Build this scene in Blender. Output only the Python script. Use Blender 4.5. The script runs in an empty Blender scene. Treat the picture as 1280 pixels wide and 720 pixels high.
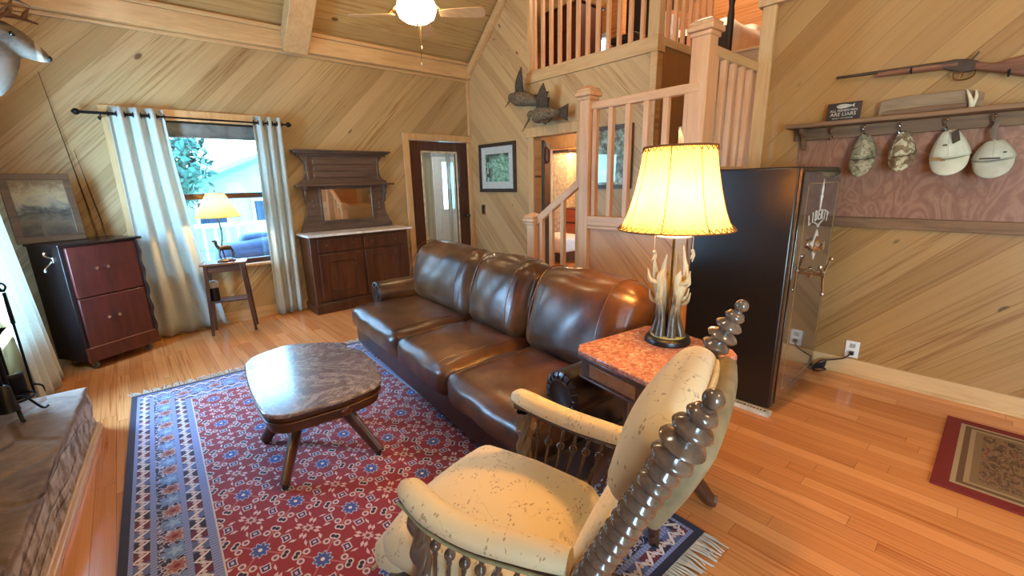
import bpy, bmesh, math, random
from mathutils import Vector, Matrix
random.seed(7)
sc = bpy.context.scene
COL = sc.collection
PI = math.pi
R = math.radians

# ------------------------------------------------------------------ node helpers
NT = None
def lin(c):
    f = lambda u: (u/255/12.92) if u <= 10.31 else ((u/255+0.055)/1.055)**2.4
    return (f(c[0]), f(c[1]), f(c[2]), 1.0)
class E:
    def __init__(s, k): s.k = k
    def __add__(a, b): return mth('ADD', a, b)
    __radd__ = __add__
    def __sub__(a, b): return mth('SUBTRACT', a, b)
    def __rsub__(a, b): return mth('SUBTRACT', b, a)
    def __mul__(a, b): return mth('MULTIPLY', a, b)
    __rmul__ = __mul__
    def __truediv__(a, b): return mth('DIVIDE', a, b)
    def __neg__(a): return mth('MULTIPLY', a, -1.0)
def put(sock, v):
    if isinstance(v, E): NT.links.new(v.k, sock)
    elif isinstance(v, (tuple, list)) and len(v) == 3 and sock.type == 'RGBA': sock.default_value = (*v, 1)
    else: sock.default_value = v
def mth(op, a, b=None, c=None):
    n = NT.nodes.new('ShaderNodeMath'); n.operation = op
    for i, x in enumerate((a, b, c)):
        if x is not None: put(n.inputs[i], x)
    return E(n.outputs[0])
def floor_(a): return mth('FLOOR', a)
def frac_(a): return mth('FRACT', a)
def abs_(a): return mth('ABSOLUTE', a)
def gt(a, b): return mth('GREATER_THAN', a, b)
def lt(a, b): return mth('LESS_THAN', a, b)
def mn(a, b): return mth('MINIMUM', a, b)
def mx(a, b): return mth('MAXIMUM', a, b)
def sin_(a): return mth('SINE', a)
def sqrt_(a): return mth('SQRT', a)
def atan2_(a, b): return mth('ARCTAN2', a, b)
def hyp(a, b): return sqrt_(a*a+b*b)
def sstep(x, a, b):
    n = NT.nodes.new('ShaderNodeMapRange'); n.interpolation_type = 'SMOOTHSTEP'
    put(n.inputs[0], x); n.inputs[1].default_value = a; n.inputs[2].default_value = b
    return E(n.outputs[0])
def vec(x, y, z):
    n = NT.nodes.new('ShaderNodeCombineXYZ')
    for i, v in enumerate((x, y, z)): put(n.inputs[i], v)
    return E(n.outputs[0])
def sep(v):
    n = NT.nodes.new('ShaderNodeSeparateXYZ'); put(n.inputs[0], v)
    return [E(o) for o in n.outputs]
def vdot(v, d):
    n = NT.nodes.new('ShaderNodeVectorMath'); n.operation = 'DOT_PRODUCT'
    put(n.inputs[0], v); n.inputs[1].default_value = d
    return E(n.outputs['Value'])
def gpos(): return E(NT.nodes.new('ShaderNodeNewGeometry').outputs['Position'])
def opos(): return E(NT.nodes.new('ShaderNodeTexCoord').outputs['Object'])
def noise(v, scale, detail=3, rough=.5, dist=0):
    n = NT.nodes.new('ShaderNodeTexNoise'); put(n.inputs['Vector'], v)
    n.inputs['Scale'].default_value = scale; n.inputs['Detail'].default_value = detail
    n.inputs['Roughness'].default_value = rough; n.inputs['Distortion'].default_value = dist
    return E(n.outputs[0])
def white(v):
    n = NT.nodes.new('ShaderNodeTexWhiteNoise'); n.noise_dimensions = '1D'
    put(n.inputs['W'], v); return E(n.outputs['Value'])
def voro(v, scale, feature='F1', out='Distance', rnd=1.0):
    n = NT.nodes.new('ShaderNodeTexVoronoi'); n.feature = feature; put(n.inputs['Vector'], v)
    n.inputs['Scale'].default_value = scale; n.inputs['Randomness'].default_value = rnd
    return E(n.outputs[out])
def ramp(f, stops, interp='LINEAR'):
    n = NT.nodes.new('ShaderNodeValToRGB'); cr = n.color_ramp; cr.interpolation = interp
    put(n.inputs[0], f)
    while len(cr.elements) < len(stops): cr.elements.new(0.5)
    for e, (p, c) in zip(cr.elements, stops):
        e.position = p; e.color = lin(c)
    return E(n.outputs[0])
def mix(f, a, b, mode='MIX'):
    n = NT.nodes.new('ShaderNodeMix'); n.data_type = 'RGBA'; n.blend_type = mode
    put(n.inputs[0], f); put(n.inputs[6], a); put(n.inputs[7], b)
    return E(n.outputs[2])
def C8(*c): return lin(c)
def new_mat(name):
    global NT
    m = bpy.data.materials.new(name); m.use_nodes = True; NT = m.node_tree
    NT.nodes.clear(); return m
def out(shader):
    o = NT.nodes.new('ShaderNodeOutputMaterial'); NT.links.new(shader, o.inputs[0])
def bsdf(color, rough=.5, metal=0, bump=None, bdist=.002, bstr=.6, spec=.5, coat=0, coatr=.1, trans=0, sheen=0, alpha=1, emit=None, estr=0, ior=1.5):
    n = NT.nodes.new('ShaderNodeBsdfPrincipled')
    put(n.inputs['Base Color'], color); put(n.inputs['Roughness'], rough); put(n.inputs['Metallic'], metal)
    n.inputs['Specular IOR Level'].default_value = spec
    n.inputs['Coat Weight'].default_value = coat; n.inputs['Coat Roughness'].default_value = coatr
    n.inputs['Transmission Weight'].default_value = trans; n.inputs['Sheen Weight'].default_value = sheen
    n.inputs['IOR'].default_value = ior
    put(n.inputs['Alpha'], alpha)
    if emit is not None:
        put(n.inputs['Emission Color'], emit); n.inputs['Emission Strength'].default_value = estr
    if bump is not None:
        b = NT.nodes.new('ShaderNodeBump'); put(b.inputs['Height'], bump)
        b.inputs['Distance'].default_value = bdist; b.inputs['Strength'].default_value = bstr
        NT.links.new(b.outputs[0], n.inputs['Normal'])
    out(n.outputs[0]); return n
def plain(name, c, rough=.5, metal=0, var=.12, scale=14, **k):
    m = new_mat(name); f = noise(opos(), scale, 4)
    d = tuple(max(0, u*(1-var*2)) for u in c)
    bsdf(ramp(f, [(.3, d), (.7, c)]), rough, metal, **k); return m

def planks(name, along, across, width, cols, length=0, rough=.45, groove=.02, dark=.28, grain=.72, knots=1, world=True, coat=0, spec=.5, bstr=.5):
    m = new_mat(name); P = gpos() if world else opos()
    s = vdot(P, across)*(1/width)+37.3; t = vdot(P, along)
    i = floor_(s); fr = s-i
    if length:
        t2 = t*(1/length)+white(i)*7.3; j = floor_(t2); fj = t2-j
        i = i+j*17.37
    h = white(i); h2 = white(i+91.7)
    base = ramp(h, [(k/(len(cols)-1), c) for k, c in enumerate(cols)])
    g = noise(vec(t*.42+h*30, fr*1.9+h2*19, i*.73), 3.0, 4, .55, .8)
    g2 = noise(vec(t*.7, fr*14+h2*9, i), 2.2, 3, .6)
    streak = sstep(g, .45, .72)*(sstep(h2, .1, .9)*.9+.15)
    base = mix(streak*grain, base, mix(1.0, base, C8(188, 150, 92), 'MULTIPLY'))
    base = mix(sstep(g2, .35, .75)*.3*grain, base, mix(1.0, base, C8(150, 110, 64), 'MULTIPLY'))
    if knots:
        kv = vec(t*(1/.42)+h*51, fr*.7+i*3.17, 0.0)
        kd = voro(kv, 1.0); kc = E(NT.nodes[-1].outputs['Color'])
        kr = sep(kc)[0]
        rad = (sstep(kr, .40, 1.0)*.09+.03)
        kn = (1.0-sstep(kd/(rad+.0001), .6, 1.25))*gt(kr, .42)
        base = mix(kn*.85, base, C8(74, 44, 16))
    edge = mn(fr, 1.0-fr)
    gv = 1.0-sstep(edge, groove*.35, groove)
    if length:
        ej = mn(fj, 1.0-fj)*(length/width)
        gv = mx(gv, 1.0-sstep(ej, groove*.35, groove))
    base = mix(gv*dark, base, C8(60, 36, 14))
    bsdf(base, rough, bump=1.0-gv, bstr=bstr, bdist=.003, coat=coat, spec=spec)
    return m
def wood(name, c1, c2, axis=2, rough=.35, scale=1.0, coat=.2, spec=.5):
    m = new_mat(name); x = sep(opos()); st = [14.0, 14.0, 14.0]; st[axis] = 1.6
    v = vec(x[0]*(st[0]*scale), x[1]*(st[1]*scale), x[2]*(st[2]*scale))
    g = noise(v, 1.6, 5, .6, .8)
    bsdf(ramp(g, [(.3, c1), (.7, c2)]), rough, coat=coat, coatr=.15, bump=g, bdist=.0006, spec=spec); return m

# ------------------------------------------------------------------ mesh helpers
class MB:
    def __init__(s): s.bm = bmesh.new(); s.mi = 0; s.mats = []
    def use(s, mat):
        if mat not in s.mats: s.mats.append(mat)
        s.mi = s.mats.index(mat); return s
    def face(s, vs):
        try:
            f = s.bm.faces.new(vs); f.material_index = s.mi; return f
        except ValueError: return None
    def box(s, lo, hi, M=None):
        vs = [Vector((x, y, z)) for x in (lo[0], hi[0]) for y in (lo[1], hi[1]) for z in (lo[2], hi[2])]
        if M is not None: vs = [M @ v for v in vs]
        v = [s.bm.verts.new(p) for p in vs]
        for q in ((0,1,3,2), (4,6,7,5), (0,4,5,1), (2,3,7,6), (0,2,6,4), (1,5,7,3)): s.face([v[i] for i in q])
        return s
    def cbox(s, c, d, M=None):
        return s.box([c[i]-d[i]/2 for i in range(3)], [c[i]+d[i]/2 for i in range(3)], M)
    def bar(s, p0, p1, w, h, up=(0, 0, 1)):
        p0 = Vector(p0); p1 = Vector(p1); d = p1-p0; L = d.length; d.normalize(); u = Vector(up)
        r = d.cross(u)
        if r.length < 1e-4: r = d.cross(Vector((0, 1, 0)))
        r.normalize(); u = r.cross(d)
        M = Matrix((( r.x, d.x, u.x, p0.x), (r.y, d.y, u.y, p0.y), (r.z, d.z, u.z, p0.z), (0, 0, 0, 1)))
        return s.box((-w/2, 0, -h/2), (w/2, L, h/2), M)
    def loft(s, rings, cap=True, closed=False):
        n = len(rings[0]); V = [[s.bm.verts.new(p) for p in r] for r in rings]
        K = len(V)
        for a in range(K if closed else K-1):
            A, B = V[a], V[(a+1) % K]
            for i in range(n): s.face((A[i], A[(i+1) % n], B[(i+1) % n], B[i]))
        if cap and not closed:
            s.face(V[0][::-1]); s.face(V[-1])
        return s
    def tube(s, pts, rad, n=10, cap=True, flat=1.0, up=None):
        pts = [Vector(p) for p in pts]; k = len(pts)
        if not isinstance(rad, (list, tuple)): rad = [rad]*k
        t0 = (pts[1]-pts[0]).normalized()
        u = Vector(up) if up else (Vector((0, 0, 1)) if abs(t0.z) < .9 else Vector((1, 0, 0)))
        rings = []
        for i in range(k):
            t = (pts[min(i+1, k-1)]-pts[max(i-1, 0)])
            if t.length < 1e-9: t = t0
            t.normalize(); r = t.cross(u)
            if r.length < 1e-5: r = t.cross(Vector((0.3, 1, 0.2)))
            r.normalize(); u = r.cross(t).normalized()
            rings.append([pts[i]+(r*math.cos(a)+u*math.sin(a)*flat)*rad[i] for a in (2*PI*j/n for j in range(n))])
        return s.loft(rings, cap)
    def lathe(s, prof, n=18, M=None, cap=True):
        rings = []
        for r, z in prof:
            ring = [Vector((max(r, 1e-4)*math.cos(2*PI*j/n), max(r, 1e-4)*math.sin(2*PI*j/n), z)) for j in range(n)]
            rings.append([M @ p for p in ring] if M is not None else ring)
        return s.loft(rings, cap)
    def prism(s, poly, d, M=None):
        a = [Vector((x, y, 0)) for x, y in poly]; b = [Vector((x, y, d)) for x, y in poly]
        if M is not None: a = [M @ p for p in a]; b = [M @ p for p in b]
        A = [s.bm.verts.new(p) for p in a]; B = [s.bm.verts.new(p) for p in b]; n = len(A)
        s.face(A[::-1]); s.face(B)
        for i in range(n): s.face((A[i], A[(i+1) % n], B[(i+1) % n], B[i]))
        return s
    def surf(s, f, nu, nv, cu=False):
        V = [[s.bm.verts.new(f(u/nu, v/nv)) for v in range(nv+1)] for u in range(nu if cu else nu+1)]
        K = len(V)
        for a in range(nu):
            for b in range(nv):
                s.face((V[a][b], V[(a+1) % K][b], V[(a+1) % K][b+1], V[a][b+1]))
        return s
    def sphere(s, c, r, n=14, sq=(1, 1, 1), M=None):
        c = Vector(c); m = n//2
        def f(u, v):
            th = 2*PI*u; ph = PI*(v*.998+.001)
            p = Vector((r*sq[0]*math.sin(ph)*math.cos(th), r*sq[1]*math.sin(ph)*math.sin(th), -r*sq[2]*math.cos(ph)))
            return (M @ (p+c)) if M is not None else p+c
        return s.surf(f, n, m, True)
    def cushion(s, c, d, r=.05, puff=(0, 0, 0), n=10, M=None, fn=None):
        """rounded box, its faces puffed out; fn moves points further"""
        c = Vector(c); h = Vector(d)/2; r = min(r, h.x*.98, h.y*.98, h.z*.98); cache = {}
        def P(x, y, z):
            key = (round(x, 4), round(y, 4), round(z, 4))
            if key in cache: return cache[key]
            q = Vector((x*h.x, y*h.y, z*h.z)); core = Vector([max(-(h[i]-r), min(h[i]-r, q[i])) for i in range(3)])
            o = q-core
            if o.length > 1e-9: q = core+o.normalized()*r
            b = Vector((puff[0]*x*(1-y*y)*(1-z*z), puff[1]*y*(1-x*x)*(1-z*z), puff[2]*z*(1-x*x)*(1-y*y)))
            q = q+b
            if fn: q = fn(q, x, y, z)
            q = q+c
            cache[key] = s.bm.verts.new(M @ q if M is not None else q); return cache[key]
        g = [math.sin((2*i/n-1)*PI/2)*.45+(2*i/n-1)*.55 for i in range(n+1)]
        for ax in range(3):
            for sg in (-1, 1):
                for i in range(n):
                    for j in range(n):
                        quad = []
                        for a, b in ((i, j), (i+1, j), (i+1, j+1), (i, j+1)):
                            k = [0, 0, 0]; k[ax] = sg; k[(ax+1) % 3] = g[a]; k[(ax+2) % 3] = g[b]
                            quad.append(P(*k))
                        s.face(quad if sg > 0 else quad[::-1])
        return s
    def build(s, name, mat=None, parent=None, smooth=35, bevel=0, loc=None):
        me = bpy.data.meshes.new(name)
        bmesh.ops.recalc_face_normals(s.bm, faces=s.bm.faces[:]); s.bm.to_mesh(me); s.bm.free()
        for m in (s.mats or [mat]): me.materials.append(m)
        if smooth:
            me.polygons.foreach_set('use_smooth', [True]*len(me.polygons))
            me.set_sharp_from_angle(angle=R(smooth))
        o = bpy.data.objects.new(name, me); COL.objects.link(o)
        if parent is not None: o.parent = parent
        if loc: o.location = loc
        if bevel:
            b = o.modifiers.new('bevel', 'BEVEL'); b.width = bevel; b.segments = 2; b.limit_method = 'ANGLE'; b.angle_limit = R(40)
            b.harden_normals = False
        return o
def box(name, lo, hi, mat, parent=None, bevel=.003): return MB().box(lo, hi).build(name, mat, parent, bevel=bevel)
def thing(name, label, cat, loc=(0, 0, 0), rz=0, group=None):
    o = bpy.data.objects.new(name, None); COL.objects.link(o); o.empty_display_size = .1
    o.location = loc; o.rotation_euler = (0, 0, rz); tag(o, label, cat, group); return o
def tag(o, label, cat, group=None):
    o['label'] = label; o['category'] = cat
    if group: o['group'] = group
    return o
def struct(o, label=None):
    o['kind'] = 'structure'
    if label: o['label'] = label
    return o
def dup(root, loc, rz=None, label=None):
    r = root.copy(); COL.objects.link(r); r.location = loc
    if rz is not None: r.rotation_euler = (0, 0, rz)
    if label: r['label'] = label
    for ch in list(root.children):
        c = ch.copy(); COL.objects.link(c); c.parent = r
        for g in list(ch.children):
            d = g.copy(); COL.objects.link(d); d.parent = c
    return r
def Tr(x, y, z): return Matrix.Translation((x, y, z))
def Rot(a, ax): return Matrix.Rotation(a, 4, ax)
def M3(o, X, Y, Z):
    """local x,y,z axes -> world directions X,Y,Z at origin o"""
    return Matrix(((X[0], Y[0], Z[0], o[0]), (X[1], Y[1], Z[1], o[1]), (X[2], Y[2], Z[2], o[2]), (0, 0, 0, 1)))
def text(name, body, size, mat, parent, M, depth=.001, sx=1.0):
    cu = bpy.data.curves.new(name, 'FONT'); cu.body = body; cu.size = size; cu.extrude = depth
    cu.align_x = 'CENTER'; cu.align_y = 'CENTER'
    tmp = bpy.data.objects.new(name, cu); COL.objects.link(tmp)
    dg = bpy.context.evaluated_depsgraph_get(); dg.update()
    me = bpy.data.meshes.new_from_object(tmp.evaluated_get(dg)); bpy.data.objects.remove(tmp)
    me.name = name; me.materials.clear(); me.materials.append(mat)
    o = bpy.data.objects.new(name, me); COL.objects.link(o); me.transform(M @ Matrix.Diagonal((sx, 1, 1, 1)))
    if parent is not None: o.parent = parent
    return o
def spline(pts, n=8):
    """Catmull-Rom through points"""
    P = [Vector(p) for p in pts]; P = [P[0]*2-P[1]]+P+[P[-1]*2-P[-2]]; o = []
    for i in range(1, len(P)-2):
        for k in range(n):
            t = k/n; a, b, c, d = P[i-1:i+3]
            o.append(.5*((2*b)+(c-a)*t+(2*a-5*b+4*c-d)*t*t+(3*b-a-3*c+d)*t**3))
    o.append(P[-2]); return o
def interp(v, n):
    o = []
    for i in range(n):
        t = i/(n-1)*(len(v)-1); k = min(int(t), len(v)-2); o.append(v[k]+(v[k+1]-v[k])*(t-k))
    return o
# ------------------------------------------------------------------ materials
q2 = .70710678
PINE = [(174, 146, 98), (186, 158, 110), (164, 136, 90), (192, 164, 118), (178, 148, 102)]
m_wall_n = planks('pine_boards_rising', (q2, 0, q2), (q2, 0, -q2), .15, PINE)
m_wall_e = planks('pine_boards_falling', (0, q2, q2), (0, q2, -q2), .135, [(192, 156, 104), (206, 170, 118), (180, 144, 94), (212, 178, 128)])
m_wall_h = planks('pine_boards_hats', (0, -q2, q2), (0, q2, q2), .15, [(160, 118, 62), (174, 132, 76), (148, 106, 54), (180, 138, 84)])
m_wall_w = planks('pine_boards_west', (0, q2, q2), (0, q2, -q2), .14, PINE)
m_ceil = planks('pine_boards_ceiling', (1, 0, 0), (0, -.741, .671), .16, [(178, 146, 92), (190, 158, 102), (164, 130, 80)], dark=.3)
m_panel = planks('pine_boards_stair', (0, q2, q2), (0, q2, -q2), .13, [(200, 138, 86), (212, 152, 98), (190, 128, 78)], knots=1)
m_floor = planks('oak_strip_floor', (0, 1, 0), (1, 0, 0), .083, [(204, 134, 76), (216, 148, 88), (192, 122, 66), (224, 158, 98), (208, 138, 80)], length=.95, rough=.2, groove=.022, dark=.5, knots=0, coat=.25, bstr=.15)
m_pine = wood('planed_pine', (190, 150, 98), (212, 174, 122), 2, .45)
m_pine_x = wood('planed_pine_x', (190, 150, 98), (212, 174, 122), 0, .45)
m_pine_y = wood('planed_pine_y', (190, 150, 98), (212, 174, 122), 1, .45)
m_rail = wood('stair_pine', (206, 150, 102), (222, 172, 124), 2, .45)
m_rail_y = wood('stair_pine_y', (206, 150, 102), (222, 172, 124), 1, .45)
m_brown = wood('brown_wood_panel', (140, 92, 44), (156, 104, 52), 2, .5)
m_walnut = wood('walnut', (58, 30, 18), (92, 52, 30), 2, .32)
m_walnut_x = wood('walnut_x', (58, 32, 20), (94, 56, 34), 0, .35)
m_grey_walnut = wood('greyed_walnut', (72, 52, 42), (104, 80, 64), 0, .4)
m_dark = wood('dark_spindle_wood', (44, 26, 20), (78, 50, 38), 2, .22, coat=.6)
m_carve = wood('chair_wood', (74, 58, 48), (116, 96, 82), 2, .2, coat=.8)
m_mahog = wood('mahogany', (66, 30, 26), (92, 42, 34), 2, .4)
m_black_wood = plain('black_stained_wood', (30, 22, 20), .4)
m_doorbrown = wood('stained_door', (58, 30, 20), (82, 44, 28), 2, .3)
m_barn = wood('weathered_shelf_wood', (96, 68, 44), (136, 100, 66), 1, .7, coat=0)
m_slab = wood('weathered_board', (120, 96, 70), (150, 124, 92), 1, .8, coat=0)
m_iron = plain('wrought_iron', (30, 29, 30), .45, .7)
m_black = plain('black_plastic', (18, 18, 19), .35)
m_chrome = plain('chrome', (214, 210, 204), .12, 1.0, var=.02)
m_brass = plain('brass', (190, 150, 84), .25, 1.0)
m_gold = plain('gold_pinstripe', (206, 176, 116), .3, .6)
m_white = plain('white_paint', (232, 230, 222), .5, var=.03)
m_ivory = plain('ivory', (232, 216, 176), .5)
m_grommet = plain('dark_grommet', (70, 72, 74), .3, .9)
m_steel = plain('gun_steel', (92, 80, 72), .35, .7)

def m_leather():
    m = new_mat('brown_leather'); P = opos()
    a = noise(P, 3.2, 5, .6, .6); b = voro(P, 210.0); w = noise(P, 11, 4, .6, 1.5)
    col = ramp(a, [(.25, (50, 29, 17)), (.5, (84, 51, 28)), (.78, (126, 86, 48))])
    h = w*.8+b*.12
    bsdf(col, .36, bump=h, bdist=.006, bstr=.35, coat=.25, coatr=.25); return m
m_leather = m_leather()
m_leather_dark = plain('dark_leather', (52, 34, 28), .34, var=.2, scale=6, coat=.2)
def m_marble():
    m = new_mat('grey_marble'); P = opos()
    n = noise(P, 7, 8, .7, 2.4); v = noise(P, 3.2, 6, .7, 1.4)
    c = ramp(n, [(.3, (92, 84, 88)), (.5, (118, 108, 112)), (.62, (138, 128, 130)), (.7, (164, 154, 154))])
    vein = 1.0-sstep(abs_(v-.5), .004, .03)
    bsdf(mix(vein*.5, c, C8(198, 188, 184)), .24, coat=1.0, coatr=.12); return m
m_marble = m_marble()
def m_granite():
    m = new_mat('red_marble'); P = opos()
    n = noise(P, 38, 6, .7, 1.0); n2 = noise(P, 9, 4, .6, 1)
    c = ramp(n, [(.34, (140, 82, 66)), (.47, (182, 118, 98)), (.55, (204, 150, 128)), (.63, (228, 198, 176))])
    bsdf(mix(n2*.3, c, C8(176, 112, 90)), .25, coat=.2); return m
m_granite = m_granite()
m_white_marble = plain('white_marble', (240, 232, 220), .25, var=.08)
def m_damask():
    m = new_mat('cream_damask'); P = opos(); x, y, z = sep(P)
    w = noise(P, 24, 2, .5); Q = vec(x+w*.06, y+w*.05, z+w*.06)
    a = voro(Q, 34.0, 'DISTANCE_TO_EDGE'); b = voro(Q, 58.0); k = voro(P, 9.0); msk = sstep(noise(P, 17, 1), .52, .58)
    line = (1.0-sstep(a, .012, .05))*msk; dot = (1.0-sstep(b, .22, .34))*msk*gt(noise(P, 23, 0), .52)
    nz = noise(P, 13, 2, .5, .4); stem = 1.0-sstep(abs_(nz-.5), .004, .012); near = lt(abs_(nz-.5), .055)
    leafd = (1.0-sstep(voro(vec(x*1.0, y*1.7, z*1.0), 54.0), .24, .36))*near*gt(noise(P, 19, 1), .47)
    c = mix(mx(stem*gt(noise(P, 8, 1), .52)*.45, leafd)*.62, C8(224, 206, 164), C8(138, 100, 62))
    bsdf(c, .75, bump=noise(P, 300, 2), bdist=.0008, bstr=.3, sheen=.3); return m
m_damask = m_damask()
def m_curtain():
    m = new_mat('grey_white_curtain'); x, y, z = sep(opos())
    w = noise(vec(x*300, y*300, z*30), 1, 2)
    d = NT.nodes.new('ShaderNodeBsdfDiffuse'); t = NT.nodes.new('ShaderNodeBsdfTranslucent')
    c = ramp(w, [(.3, (198, 203, 193)), (.7, (216, 219, 209))])
    put(d.inputs[0], c); put(t.inputs[0], c)
    mxn = NT.nodes.new('ShaderNodeMixShader'); mxn.inputs[0].default_value = .3
    NT.links.new(d.outputs[0], mxn.inputs[1]); NT.links.new(t.outputs[0], mxn.inputs[2]); out(mxn.outputs[0]); return m
m_curtain = m_curtain()
def m_shade(name, c, tr=.6):
    m = new_mat(name); n = noise(opos(), 18, 4)
    d = NT.nodes.new('ShaderNodeBsdfDiffuse'); t = NT.nodes.new('ShaderNodeBsdfTranslucent')
    k = ramp(n, [(.3, tuple(u*.93 for u in c)), (.7, c)]); put(d.inputs[0], k); put(t.inputs[0], k)
    x = NT.nodes.new('ShaderNodeMixShader'); x.inputs[0].default_value = tr
    NT.links.new(d.outputs[0], x.inputs[1]); NT.links.new(t.outputs[0], x.inputs[2]); out(x.outputs[0]); return m
m_parch = m_shade('parchment_shade', (250, 218, 140), .6)
m_pleat = m_shade('pleated_shade', (250, 214, 120))
def emis(name, c, s):
    m = new_mat(name); e = NT.nodes.new('ShaderNodeEmission'); e.inputs[0].default_value = lin(c); e.inputs[1].default_value = s
    out(e.outputs[0]); return m
def m_glass(name='window_glass', tint=(250, 252, 252)):
    m = new_mat(name); g = NT.nodes.new('ShaderNodeBsdfGlossy'); g.inputs['Roughness'].default_value = .02
    t = NT.nodes.new('ShaderNodeBsdfTransparent'); t.inputs[0].default_value = lin(tint)
    x = NT.nodes.new('ShaderNodeMixShader'); x.inputs[0].default_value = .06
    NT.links.new(t.outputs[0], x.inputs[1]); NT.links.new(g.outputs[0], x.inputs[2]); out(x.outputs[0]); return m
m_glass = m_glass()
def m_mirror():
    m = new_mat('silvered_mirror'); bsdf(C8(214, 208, 196), .03, 1.0); return m
m_mirror = m_mirror()
def m_antler():
    m = new_mat('antler'); x, y, z = sep(opos()); n = noise(vec(x*60, y*60, z*12), 1, 4)
    f = sstep(z+n*.16-.08, .10, .30)
    bsdf(mix(f, mix(n, C8(46, 33, 20), C8(98, 76, 48)), mix(n, C8(196, 168, 112), C8(240, 224, 180))), .4, bump=n, bdist=.002, coat=.2); return m
m_antler = m_antler()
def m_stone():
    m = new_mat('hearth_stone'); P = gpos(); x, y, z = sep(P)
    a = noise(P, 5, 6, .65, .5); v = voro(vec(x*3.2, y*2.0, z*9.0), 1.0, 'DISTANCE_TO_EDGE'); c = noise(vec(x*2, y*9, z*12), 2, 5, .6)
    col = ramp(a, [(.3, (98, 80, 66)), (.5, (126, 106, 88)), (.72, (156, 138, 120))])
    side = sstep(z, .25, .285); j = (1.0-sstep(v, .0, .05))
    col = mix(j*(1.0-side)*.5, col, C8(104, 92, 80))
    st_ = noise(vec(x*2.0+y*1.0, y*14.0-x*5.0, 0), 1.5, 5, .6)
    col = mix(side*sstep(st_, .42, .6)*.6, col, C8(128, 106, 86))
    col = mix((1.0-side)*sstep(noise(P, 14, 4), .35, .6)*.7, col, C8(206, 198, 188))
    bsdf(col, .8, bump=c+sstep(v, 0, .08), bdist=.02, bstr=.7); return m
m_stone = m_stone()
def m_rug():
    m = new_mat('oriental_rug'); x, y, z = sep(opos())
    W, L = 1.976, 3.37
    ex = mn(x, W-x); ey = mn(y, L-y); d = mn(ex, ey)
    t = mix(lt(ex, ey), vec(x, 0., 0.), vec(y, 0., 0.)); t = sep(t)[0]
    red, navy, blue, white_, pink = C8(146, 38, 52), C8(28, 24, 52), C8(108, 122, 170), C8(202, 190, 190), C8(184, 112, 112)
    # --- field lattice
    u = x*(1/.38); v = y*(1/.44); p = u+v+.13; qq = u-v+.41
    ip = floor_(p+.5); iq = floor_(qq+.5); fp = p-ip; fq = qq-iq
    r = hyp(fp, fq); th = atan2_(fq, fp)
    a = mx(abs_(fp), abs_(fq)); b = mn(abs_(fp), abs_(fq))
    col = mix(noise(opos(), 60, 3)*.35, red, C8(120, 24, 36))
    jit = noise(opos(), 26, 2)-.5
    def over(col, mask, c): return mix(mask, col, c)
    stalk = lt(b, .012)*lt(a, .46)*gt(a, .1)
    col = over(col, stalk*.8, pink)
    ch = abs_(a-b)
    col = over(col, lt(abs_(hyp(fp, fq)-.33+sin_(th*8.0)*.03), .012)*.55, pink)
    ring = hyp(a-.30, b-.085)
    col = over(col, lt(ring, .056), white_); col = over(col, lt(ring, .028), C8(120, 64, 90))
    ring2 = hyp(a-.41, b-.03)
    col = over(col, lt(ring2, .055), white_); col = over(col, lt(ring2, .032), navy)
    dia = abs_(a-.27)*1.2+abs_(b-.26)
    col = over(col, lt(dia, .10), white_); col = over(col, lt(dia, .072), C8(48, 48, 110)); col = over(col, lt(dia, .03), C8(200, 180, 190))
    lf = abs_(a-b-.16+jit*.1)*2.2+abs_(a+b-.62)*.8
    col = over(col, lt(lf, .075), white_)
    lf2 = abs_(a-.47)*2.0+abs_(b-.34)
    col = over(col, lt(lf2, .06), C8(210, 190, 190))
    flw = r+sin_(th*9.0)*.022
    col = over(col, lt(flw, .125), C8(58, 84, 156)); col = over(col, lt(abs_(flw-.12), .010), C8(170, 186, 214))
    col = over(col, lt(r, .03), C8(230, 220, 210))
    cr = hyp(.5-abs_(fp), .5-abs_(fq)); cth = atan2_(.5-abs_(fq), .5-abs_(fp))
    col = over(col, lt(cr+sin_(cth*8.0)*.02, .075), C8(196, 170, 170)); col = over(col, lt(cr, .03), C8(120, 40, 60))
    # --- leaf bands
    def band(period, dark):
        k = frac_(t*(1/period)); kk = abs_(k-.5); dd = frac_(d*(1/.07))
        n = noise(vec(x*1.0, y*1.0, 0.), 85, 1)
        diag = abs_(frac_(t*(1/period)*2.0+d*22.0)-.5)
        c = mix(lt(diag+(n-.5)*.5, .2), white_, dark)
        return mix(gt(noise(vec(x, y, 2.), 40, 0), .58), c, C8(130, 28, 52))
    dark2 = C8(96, 22, 44)
    def leafband(dc):
        dd = (d-dc)*(1/.028); s = frac_(t*(1/.078)); blk = floor_(t*(1/.078)); alt = frac_(blk*.3334)
        bgc = mix(lt(alt, .2), mix(lt(alt, .5), C8(84, 96, 140), navy), dark2)
        c = bgc
        l1 = abs_(s-.5-dd*.24); l2 = abs_(s-.04+dd*.2); l3 = abs_(s-.96+dd*.2)
        c = mix(lt(l1, .12-abs_(dd)*.07), c, C8(214, 206, 204)); c = mix(lt(mn(l2, l3), .09-abs_(dd)*.05), c, C8(206, 196, 196))
        c = mix(lt(hyp((s-.26)*.078, dd*.028), .009)+lt(hyp((s-.76)*.078, dd*.028), .009), c, C8(196, 170, 170))
        return c
    leaf = mix(gt(d, .18), leafband(.075), leafband(.275))
    # --- floral band
    s1 = frac_(t*(1/.20))-.5; dm = (d-.19)*(1/.20); f1 = hyp(s1, dm); fa = atan2_(dm, s1)
    s2 = frac_(t*(1/.20)+.5)-.5; f2 = hyp(s2, dm); fa2 = atan2_(dm, s2)
    vine = noise(vec(x, y, 5.), 34, 2)
    fl = mix(lt(abs_(vine-.5), .035), C8(34, 32, 62), C8(176, 172, 190))
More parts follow.
